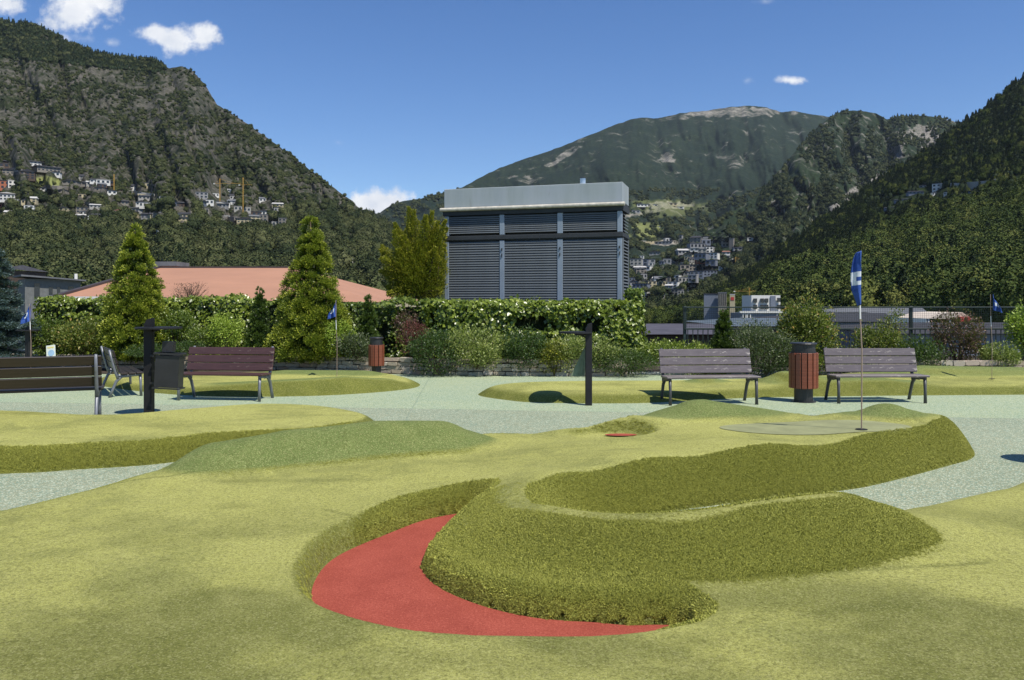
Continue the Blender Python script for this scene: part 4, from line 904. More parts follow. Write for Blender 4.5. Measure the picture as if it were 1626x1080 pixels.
for a in (
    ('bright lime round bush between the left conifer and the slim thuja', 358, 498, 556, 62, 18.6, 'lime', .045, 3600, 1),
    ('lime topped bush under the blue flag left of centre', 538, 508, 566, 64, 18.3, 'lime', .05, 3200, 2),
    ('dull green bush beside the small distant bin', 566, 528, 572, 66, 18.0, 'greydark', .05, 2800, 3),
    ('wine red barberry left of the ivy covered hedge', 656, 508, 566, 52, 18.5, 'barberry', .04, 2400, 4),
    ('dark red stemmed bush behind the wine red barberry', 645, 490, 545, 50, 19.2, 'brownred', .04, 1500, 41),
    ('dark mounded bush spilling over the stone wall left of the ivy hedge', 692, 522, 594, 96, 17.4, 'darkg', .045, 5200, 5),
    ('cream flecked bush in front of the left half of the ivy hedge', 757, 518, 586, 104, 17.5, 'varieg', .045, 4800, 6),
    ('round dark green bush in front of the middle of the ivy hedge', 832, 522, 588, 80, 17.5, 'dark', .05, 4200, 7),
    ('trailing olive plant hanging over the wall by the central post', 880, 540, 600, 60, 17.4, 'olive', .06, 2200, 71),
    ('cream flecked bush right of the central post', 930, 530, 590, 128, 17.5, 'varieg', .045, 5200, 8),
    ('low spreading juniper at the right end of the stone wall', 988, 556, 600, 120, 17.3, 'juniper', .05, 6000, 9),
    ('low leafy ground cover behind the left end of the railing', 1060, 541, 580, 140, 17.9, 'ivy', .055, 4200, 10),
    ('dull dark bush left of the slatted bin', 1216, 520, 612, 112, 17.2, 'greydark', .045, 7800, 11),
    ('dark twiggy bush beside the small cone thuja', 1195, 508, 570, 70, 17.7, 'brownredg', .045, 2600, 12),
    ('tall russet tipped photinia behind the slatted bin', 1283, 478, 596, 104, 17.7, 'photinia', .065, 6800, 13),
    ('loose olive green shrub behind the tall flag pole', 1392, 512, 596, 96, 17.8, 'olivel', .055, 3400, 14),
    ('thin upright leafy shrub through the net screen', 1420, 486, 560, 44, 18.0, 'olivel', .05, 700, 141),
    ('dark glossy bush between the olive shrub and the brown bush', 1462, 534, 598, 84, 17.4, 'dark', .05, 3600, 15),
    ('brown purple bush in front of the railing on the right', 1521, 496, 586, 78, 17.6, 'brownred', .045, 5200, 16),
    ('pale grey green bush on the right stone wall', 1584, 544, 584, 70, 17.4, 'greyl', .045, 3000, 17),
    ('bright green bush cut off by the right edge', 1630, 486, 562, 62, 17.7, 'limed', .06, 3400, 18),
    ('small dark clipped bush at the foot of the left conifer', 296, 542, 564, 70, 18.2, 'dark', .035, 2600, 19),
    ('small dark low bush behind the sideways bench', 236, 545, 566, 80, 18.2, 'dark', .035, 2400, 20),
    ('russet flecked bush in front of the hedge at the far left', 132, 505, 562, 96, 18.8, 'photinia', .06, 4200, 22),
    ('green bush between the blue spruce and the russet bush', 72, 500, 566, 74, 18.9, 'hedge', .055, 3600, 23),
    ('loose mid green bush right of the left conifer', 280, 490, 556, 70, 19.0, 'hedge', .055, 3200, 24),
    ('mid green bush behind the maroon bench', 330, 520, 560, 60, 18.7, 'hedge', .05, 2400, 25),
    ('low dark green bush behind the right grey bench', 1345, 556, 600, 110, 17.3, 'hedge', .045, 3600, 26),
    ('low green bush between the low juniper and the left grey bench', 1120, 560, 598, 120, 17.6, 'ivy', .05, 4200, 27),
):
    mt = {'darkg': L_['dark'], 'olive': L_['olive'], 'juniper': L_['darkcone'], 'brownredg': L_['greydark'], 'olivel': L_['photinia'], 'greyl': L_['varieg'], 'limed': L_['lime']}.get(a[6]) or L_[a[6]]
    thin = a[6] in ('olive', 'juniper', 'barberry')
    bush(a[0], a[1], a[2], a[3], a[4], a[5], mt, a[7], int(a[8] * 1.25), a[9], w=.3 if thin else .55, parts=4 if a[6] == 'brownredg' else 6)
# bare twiggy bush above the left hedge
b0 = P(300, 486, 20.6); t = tag(empty('twiggy_bush', (b0.x, 20.6, 1.3)), 'nearly bare brown twiggy bush rising above the left hedge', 'bush'); mb = MB(); r = random.Random(5)
for i in range(46):
    a = r.uniform(0, 6.283); s = r.uniform(.1, .45); hh = r.uniform(.35, .8); p1_ = Vector((math.cos(a) * s * .5, math.sin(a) * s * .3, hh * .55)); p2_ = Vector((math.cos(a) * s, math.sin(a) * s * .5, hh)); mb.tube([(0, 0, 0), p1_, p2_], [.008, .006, .003], 4)
    for q in range(3): e = p2_ + Vector((r.uniform(-.12, .12), r.uniform(-.1, .1), r.uniform(-.05, .12))); mb.tube([p1_.lerp(p2_, r.uniform(.3, .9)), e], [.004, .002], 3)
mb.build('twigs', M['bark'], t); n = 500; pts = np.array([[r.gauss(0, .22), r.gauss(0, .12), r.uniform(.3, .8)] for _ in range(n)]); leaf_obj('foliage', pts, rdir(n), rdir(n), np.full(n, .035), np.full(n, .02), rng.uniform(0, 1, n), L_['twig'], t)
# spiky grass clump at the railing
b0 = P(1117, 560, 17.9); t = tag(empty('grass_clump', (b0.x, 17.9, .1)), 'pale spiky grass clump beside the small cone thuja', 'plant'); n = 150
az = rng.uniform(0, 6.283, n); dv = np.stack([np.cos(az) * .35, np.sin(az) * .35, np.ones(n)], -1); leaf_obj('foliage', rng.normal(0, .05, (n, 3)) * [1, 1, 0] + [0, 0, .1], dv, rdir(n), rng.uniform(.3, .62, n), np.full(n, .022), rng.uniform(.4, 1, n), L_['lime'], t)

def leafy_box(label, name, cat, x0, x1, yf, yb, z0, z1, mat, dens, ln, seed, holes=(), amp=.14, topvar=.07, rough_seed=0):
    t = tag(empty(name, ((x0 + x1) / 2, yf, 0)), label, cat); ox = (x0 + x1) / 2; r = np.random.default_rng(seed)
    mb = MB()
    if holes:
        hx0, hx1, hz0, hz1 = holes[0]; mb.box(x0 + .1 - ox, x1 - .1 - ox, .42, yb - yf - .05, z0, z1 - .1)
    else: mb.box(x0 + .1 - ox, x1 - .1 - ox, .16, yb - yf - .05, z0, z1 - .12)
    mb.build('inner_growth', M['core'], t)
    P_ = []; N_ = []; K_ = []
    nf = int((x1 - x0) * (z1 - z0) * dens); x = r.uniform(x0, x1, nf); z = z0 + (z1 - z0) * r.uniform(0, 1, nf)
    bump_ = fbm(x * 1.6, z * 1.9, 4, seed) ; zt = z1 + (fbm(x * 1.4, x * 0 + 3, 4, seed + 2) - .5) * 2 * topvar
    z = z0 + (z - z0) * (zt - z0) / (z1 - z0); y = -(bump_ - .5) * 2 * amp + r.normal(0, .035, nf); ok = bump_ > .34 + .10 * r.normal(0, 1, nf) * .5
    for (a, b, c, d) in holes: ok &= ~((x > a + r.normal(0, .04, nf)) & (x < b + r.normal(0, .04, nf)) & (z > c) & (z < d + r.normal(0, .03, nf)))
    P_.append(np.stack([x - ox, y, z], -1)[ok]); N_.append(np.tile([0, -1, .45], (ok.sum(), 1))); K_.append(bump_[ok])
    nt = int((x1 - x0) * (yb - yf) * dens * .9); x = r.uniform(x0, x1, nt); y = r.uniform(0, yb - yf, nt); z = z1 + (fbm(x * 1.4, x * 0 + 3, 4, seed + 2) - .5) * 2 * topvar + r.normal(0, .035, nt)
    P_.append(np.stack([x - ox, y, z], -1)); N_.append(np.tile([0, -.3, 1], (nt, 1))); K_.append(np.full(nt, .6))
    for sgn, xx in ((-1, x0), (1, x1)):
        ns = int((yb - yf) * (z1 - z0) * dens); y = r.uniform(0, yb - yf, ns); z = r.uniform(z0, z1, ns); P_.append(np.stack([xx - ox + r.normal(0, .05, ns) - sgn * .03 + sgn * (fbm(y * 2, z * 2, 3, seed) - .5) * .25, y, z], -1)); N_.append(np.tile([sgn, -.2, .4], (ns, 1))); K_.append(np.full(ns, .5))
    p = np.concatenate(P_); nrm = np.concatenate(N_) + r.normal(0, .38, (len(p), 3)); ax = r.normal(0, .6, (len(p), 3)) + [0, -.2, -.8]; kk = np.concatenate(K_)
    tint = np.clip(.15 + .5 * kk + r.normal(0, .2, len(p)), 0, 1); l = ln * r.uniform(.6, 1.3, len(p)); leaf_obj('foliage', p, ax, nrm, l, l * .92, tint, mat, t, .12)
    return t
x_ = lambda px, d: (px - CX) / F * d
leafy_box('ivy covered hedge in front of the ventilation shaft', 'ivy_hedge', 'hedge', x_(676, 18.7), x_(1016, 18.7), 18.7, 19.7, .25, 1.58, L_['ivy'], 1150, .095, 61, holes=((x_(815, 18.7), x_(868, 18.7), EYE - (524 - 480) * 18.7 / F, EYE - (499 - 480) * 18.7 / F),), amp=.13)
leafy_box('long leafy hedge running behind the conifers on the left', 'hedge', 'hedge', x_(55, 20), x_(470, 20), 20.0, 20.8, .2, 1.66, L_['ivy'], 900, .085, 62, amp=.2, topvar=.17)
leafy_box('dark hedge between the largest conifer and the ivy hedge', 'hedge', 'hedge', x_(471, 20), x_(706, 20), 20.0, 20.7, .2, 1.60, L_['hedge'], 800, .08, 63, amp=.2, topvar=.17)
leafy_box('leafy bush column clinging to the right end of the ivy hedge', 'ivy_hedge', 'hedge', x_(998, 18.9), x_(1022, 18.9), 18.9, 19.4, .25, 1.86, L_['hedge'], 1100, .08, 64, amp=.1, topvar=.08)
# ------------------------------------------------------------------ mountains
def interp(pts, x): xs_, ys_ = zip(*pts); return np.interp(x, xs_, ys_)
def rock_forest(name, forest_a, forest_b, rock_a, rock_b, thr, scale, grass=(.10, .13, .04), detail_scale=1.0, speck=0.0):
    t = NT(name); s = scale
    big = t.noise(s, 8, .62, dist=.5); med = t.noise(s * 5, 8, .68); fin = t.noise(s * 34, 6, .75); tr = t.vor(s * 90 * detail_scale)
    v = t.scalevec((1, 1, .35)); gul = t.noise(s * 7, 7, .7, vec=v, dist=.8)
    mask = t.ramp(t.math('ADD', t.math('MULTIPLY', gul, .6), t.math('MULTIPLY', med, .4)), [(thr, 0.0), (thr + .07, 1.0)])
    mask = t.math('MULTIPLY', mask, t.ramp(fin, [(.40, .25), (.58, 1.0)]))
    f = t.mix(t.ramp(med, [(.35, 0.0), (.65, 1.0)]), forest_a, forest_b); f = t.mix(t.ramp(big, [(.52, 0.0), (.72, .55)]), f, grass)
    f = t.mix(t.ramp(tr, [(.10, 0.0), (.55, .6)]), f, tuple(c * .25 for c in forest_a))
    rk = t.mix(t.ramp(fin, [(.3, 0.0), (.7, 1.0)]), rock_a, rock_b)
    att = t.attr('bare'); c = t.mix(t.math('MAXIMUM', mask, t.math('MULTIPLY', t.ramp(t.math('ADD', t.math('MULTIPLY', att, .5), t.math('MULTIPLY', med, .75)), [(.58, 0.0), (.74, 1.0)]), t.ramp(fin, [(.38, .25), (.52, 1.0)])), ), f, rk)
    gr = t.attr('meadow'); c = t.mix(t.math('MULTIPLY', gr, .9), c, t.mix(fin, (.16, .19, .05), (.24, .25, .10)))
    t.bump(t.math('ADD', fin, t.math('MULTIPLY', tr, -.6)), 2.5 / (s * 300), .5)
    return t.fin(c, .95, .1)
MT = {}
def mountain(name, label, crest, base_e, r0, r1, gam, nu, nt, relief, kk, mat, seed, crest_amp=2.0, rpow=1.0, bare=None, meadow=None, drop=.55):
    """terrain from a valley edge at r0 up to a crest line at r1; crest: (pixel column, pixel row) pairs turned into bearings and elevations"""
    x0, x1 = crest[0][0], crest[-1][0]; u = np.linspace(x0, x1, nu); t = np.linspace(0, 1, nt)
    U, T = np.meshgrid(u, t)
    cy = interp(crest, u) + (fbm(u / 9.0, u * 0 + seed, 4, seed) - .5) * crest_amp * 2; ce = (HOR - cy) / F
    be = interp(base_e, u) if isinstance(base_e, list) else np.full(nu, base_e)
    ra = interp(r0, u) if isinstance(r0, list) else np.full(nu, r0); rb_ = interp(r1, u) if isinstance(r1, list) else np.full(nu, r1)
    E = be[None, :] + (ce - be)[None, :] * T ** gam; Rr = ra[None, :] + (rb_ - ra)[None, :] * T ** rpow
    env = np.sin(np.clip(T, 0, 1) * np.pi * .93) ** .7
    w = (U / 60.0 * kk); q = T * 5 * kk
    Rr = Rr + relief * env * ((ridged(w * .8 + T * 1.3, q * .35, 5, seed) - .55) * 1.6 + (fbm(w * 3, q * 1.5, 4, seed + 9) - .5) * .6)
    X = (U - CX) / F * Rr; Z = EYE + E * Rr; Y_ = Rr
    # far side beyond the crest
    nb = 8; XB = []; 
    for i in range(1, nb + 1):
        f = i / nb; rr = rb_ * (1 + .5 * f); XB.append((((u - CX) / F * rr), rr, np.maximum(EYE + ce * rb_ * (1 - drop * f * 1.6), -15)))
    X = np.vstack([X] + [b[0][None] for b in XB]); Y_ = np.vstack([Y_] + [b[1][None] for b in XB]); Z = np.vstack([Z] + [b[2][None] for b in XB])
    ny, nx = X.shape; idx = np.arange(nx * ny).reshape(ny, nx); Q = np.stack([idx[:-1, :-1], idx[:-1, 1:], idx[1:, 1:], idx[1:, :-1]], -1).reshape(-1, 4)
    PY = HOR - (Z - EYE) / Y_ * F; PX = np.vstack([U, np.repeat(u[None], nb, 0)])
    at = {'bare': np.zeros(X.size), 'meadow': np.zeros(X.size)}
    for key, lst in (('bare', bare), ('meadow', meadow)):
        for (cx_, cy_, rx_, ry_, sl_, a_) in (lst or []):
            d = np.hypot((PX - cx_) / rx_, (PY - cy_ - sl_ * (PX - cx_)) / ry_) + (fbm(PX / 9, PY / 5, 4, 77) - .5) * 1.3; at[key] = np.maximum(at[key], (ss(d, 1.15, .75) * a_).ravel())
    V = np.stack([X, Y_, Z], -1).reshape(-1, 3); me = npmesh(name, V, Q, mat, True, at, quads=True)
    o = tag(link(name, me), label, kind='structure')
    MT[name + str(seed)] = (V, Q, BVHTree.FromPolygons([tuple(v) for v in V.tolist()], [tuple(f) for f in Q.tolist()])); return o, (X[:nt], Y_[:nt], Z[:nt], U, T)
mA = rock_forest('scrub and rock of the left mountain', (.020, .030, .011), (.042, .054, .020), (.055, .049, .042), (.135, .124, .108), .46, .006, grass=(.075, .085, .035), detail_scale=.35)
mB = rock_forest('dark forest and pale rock of the far mountain', (.016, .030, .018), (.032, .048, .024), (.13, .12, .10), (.30, .28, .24), .565, .0016, grass=(.045, .065, .03), detail_scale=.40)
mC = rock_forest('forest and cliffs of the middle ridge', (.018, .032, .014), (.035, .055, .022), (.12, .11, .095), (.28, .26, .23), .535, .0035, grass=(.05, .075, .03), detail_scale=.28)
mD = rock_forest('forest floor of the right slope', (.012, .022, .007), (.024, .040, .011), (.05, .05, .03), (.09, .09, .05), .62, .02, grass=(.045, .07, .015))
LC = [(-420, 160), (-250, 70), (-80, 30), (0, 35), (40, 36), (60, 42), (90, 57), (125, 74), (160, 86), (200, 93), (245, 97), (268, 108), (290, 105), (305, 112), (328, 138), (345, 166), (372, 183), (400, 202), (430, 224), (460, 244), (490, 268), (520, 290), (545, 310), (560, 320), (580, 338), (600, 353), (630, 368), (660, 384), (700, 402), (760, 430), (860, 462)]
oL, gL = mountain('left_mountain', 'rocky scrub covered mountain on the left with houses on its foot', LC, -.045, 190, [(-420, 1700), (250, 1500), (600, 1000), (860, 800)], .95, 560, 170, 210, 1.0, mA, 11, 2.0, 1.15,
    bare=[(375, 360, 85, 15, .30, .95), (330, 352, 60, 10, .1, .9), (430, 405, 38, 8, .45, .95), (110, 128, 34, 9, -.35, .9), (60, 100, 60, 20, .2, .5), (12, 268, 34, 8, .15, .9), (150, 300, 60, 6, .1, .8), (470, 330, 60, 34, .55, .6), (560, 345, 50, 22, .7, .6), (140, 415, 36, 9, 0, .7), (420, 395, 60, 8, .25, .6), (330, 380, 30, 6, .1, .6), (60, 376, 50, 5, 0, .5), (200, 380, 40, 5, 0, .5), (30, 345, 60, 8, .1, .6), (180, 330, 60, 10, .15, .5), (120, 395, 50, 7, 0, .6), (480, 395, 40, 10, .4, .5), (300, 400, 40, 6, .1, .5), (560, 400, 60, 14, .1, .4), (250, 292, 24, 5, .1, .8), (200, 320, 90, 4, .12, .8)],
    meadow=[(75, 288, 24, 8, 0, 1), (90, 346, 40, 4, .05, .9), (110, 366, 26, 4, 0, .8), (200, 372, 50, 8, .1, .5), (520, 420, 60, 10, .1, .5), (40, 392, 30, 6, 0, .5), (590, 400, 36, 10, .1, .5), (250, 345, 16, 5, 0, .8)])
BC = [(430, 410), (560, 372), (590, 350), (605, 336), (625, 324), (640, 319), (665, 316), (690, 308), (712, 306), (735, 297), (770, 278), (800, 264), (840, 250), (880, 237), (920, 221), (960, 205), (1000, 190), (1020, 187), (1045, 188), (1080, 180), (1120, 176), (1160, 170), (1190, 168), (1215, 170), (1240, 178), (1262, 176), (1290, 182), (1340, 188), (1400, 200), (1500, 225), (1700, 260), (1900, 300)]
oB, gB = mountain('far_mountain', 'broad hazy far mountain with a bare rocky summit in the middle', BC, -.012, 800, [(430, 2600), (700, 3000), (800, 4200), (1100, 5200), (1900, 5600)], 1.0, 620, 190, 560, 1.1, mB, 23, 1.0, 1.35,
    bare=[(1175, 178, 95, 10, -.02, .62), (1090, 185, 70, 5, -.12, .5), (1185, 215, 5, 45, 0, .42), (1160, 255, 26, 16, .1, .42), (1060, 250, 14, 9, 0, .6), (900, 245, 30, 8, -.6, .6), (830, 285, 20, 8, 0, .5), (1060, 326, 42, 6, 0, .9), (1025, 338, 40, 4, -.15, .7), (1040, 450, 50, 20, 0, .5), (1045, 386, 34, 5, 0, .9)], meadow=[(1035, 365, 34, 12, -.1, .8), (1060, 330, 60, 14, 0, .4), (640, 395, 50, 18, .1, .5)])
CC = [(985, 470), (1040, 420), (1100, 378), (1150, 345), (1200, 312), (1240, 268), (1270, 232), (1300, 200), (1325, 182), (1345, 175), (1365, 176), (1392, 180), (1408, 190), (1425, 185), (1460, 183), (1495, 187), (1530, 198), (1560, 215), (1620, 250), (1760, 300)]
oC, gC = mountain('middle_ridge', 'dark wooded ridge with pale cliffs right of the far mountain', CC, -.010, 750, [(985, 1200), (1200, 2000), (1350, 2700), (1760, 2800)], 1.0, 460, 150, 330, 1.3, mC, 37, 1.4, 1.2,
    bare=[(1475, 225, 16, 26, 0, .95), (1450, 215, 34, 16, -.3, .7), (1425, 240, 12, 16, 0, .7), (1300, 235, 22, 14, 0, .55), (1375, 290, 34, 16, -.7, .7), (1335, 320, 26, 8, -.8, .8), (1290, 250, 60, 22, 0, .35)])
DC = [(980, 512), (1060, 500), (1090, 490), (1120, 476), (1160, 450), (1210, 420), (1260, 390), (1300, 360), (1350, 326), (1400, 285), (1440, 262), (1480, 238), (1510, 212), (1530, 198), (1555, 184), (1580, 163), (1605, 140), (1626, 125), (1700, 80), (1850, 20), (2050, -40)]
oD, gD = mountain('right_slope', 'steep wooded slope on the right', DC, -.03, [(980, 500), (1250, 330), (1626, 260), (2050, 200)], [(980, 620), (1200, 800), (1400, 1050), (1626, 1150), (2050, 1100)], .95, 420, 130, 60, 1.2, mD, 53, 1.5, 1.2,
    bare=[(1500, 300, 12, 3, 0, .3)], meadow=[(1470, 392, 26, 7, -.2, .9)])

# ------------------------------------------------------------------ woods: real crowns spread over the slopes
def crown_mesh(n, seed, core=True, conic=False, spread=.25):
    import bmesh
    r = np.random.default_rng(seed); dv = r.normal(size=(n, 3)); dv /= np.linalg.norm(dv, axis=1, keepdims=True); dv[:, 2] = np.where(dv[:, 2] < -.45, -dv[:, 2], dv[:, 2])
    k = lump(dv, seed, 2.1, .42) * r.uniform(.84, 1.05, n)
    p = dv * k[:, None] * [.52, .52, .5] + [0, 0, .5]
    if conic:
        u = r.uniform(0, 1, n) ** 1.4; a = r.uniform(0, 6.283, n); rr = (1 - u) ** .8 * .30 * r.uniform(.7, 1.05, n); p = np.stack([np.cos(a) * rr, np.sin(a) * rr, u * 1.15], -1); dv = np.stack([np.cos(a), np.sin(a), np.full(n, .4)], -1)
    s = r.uniform(.035, .075, n) * (1 if n > 700 else 1.6); nrm = dv + r.normal(0, .45, (n, 3)); V, T = leaves_arrays(p, r.normal(size=(n, 3)), nrm, s, s, .1); tint = np.repeat(np.clip(.45 + .5 * r.normal(0, .45, n), 0, 1), 4)
    bm = bmesh.new(); bmesh.ops.create_icosphere(bm, subdivisions=2, radius=1); co = np.array([v.co[:] for v in bm.verts]); bm.faces.ensure_lookup_table(); F2 = np.array([[v.index for v in f.verts] for f in bm.faces]); bm.free()
    kc = lump(co, seed, 2.1, .42) * .88; cc = co * kc[:, None] * [.52, .52, .5] + [0, 0, .48]
    if conic: cc = co * [.22, .22, .45] * (1.1 - .5 * co[:, 2:3]) + [0, 0, .45]
    T = np.vstack([T, F2 + len(V)]); V = np.vstack([V, cc]); tint = np.concatenate([tint, np.full(len(cc), .15)])
    return V, T, tint
def wood_mat_(name, ramp_):
    t = NT(name); oi = t.n('ShaderNodeObjectInfo').outputs['Random']; c = t.ramp(oi, ramp_); c = t.mix(t.math('MULTIPLY', t.math('SUBTRACT', 1.0, t.attr('tint')), .42, clamp=True), c, (.014, .022, .007)); c = t.mix(t.math('MULTIPLY', t.math('SUBTRACT', t.attr('tint'), .6), .6, clamp=True), c, (.16, .18, .04)); return t.fin(c, .8, .15)
wmD = wood_mat_('woodland leaves right slope', [(0, (.022, .040, .009)), (.35, (.048, .076, .014)), (.65, (.078, .108, .020)), (.88, (.115, .14, .028)), (1, (.16, .17, .04))])
wmL = wood_mat_('scrub and tree leaves left slope', [(0, (.020, .032, .012)), (.35, (.042, .056, .020)), (.7, (.076, .088, .030)), (1, (.12, .128, .052))])
wmN = wood_mat_('dark pine crowns', [(0, (.012, .024, .010)), (.6, (.022, .038, .014)), (1, (.038, .055, .020))])
crD = [bpy.data.objects.new('crown_source', npmesh('crown', *crown_mesh(260, 200 + i), mat_, False, None)) for i, mat_ in enumerate([wmD] * 4)] if False else []
def mk(seed, n, mat, conic=False):
    V, T, ti = crown_mesh(n, seed, True, conic); return bpy.data.objects.new('crown_source', npmesh('crown', V, T, mat, False, {'tint': ti}))
srcD = [mk(201, 2400, wmD), mk(202, 2400, wmD), mk(203, 2400, wmD), mk(204, 1400, wmN, True)]
srcL = [mk(205, 300, wmL), mk(206, 300, wmL), mk(207, 300, wmL), mk(208, 260, wmN, True)]
rh_ = random.Random(77)
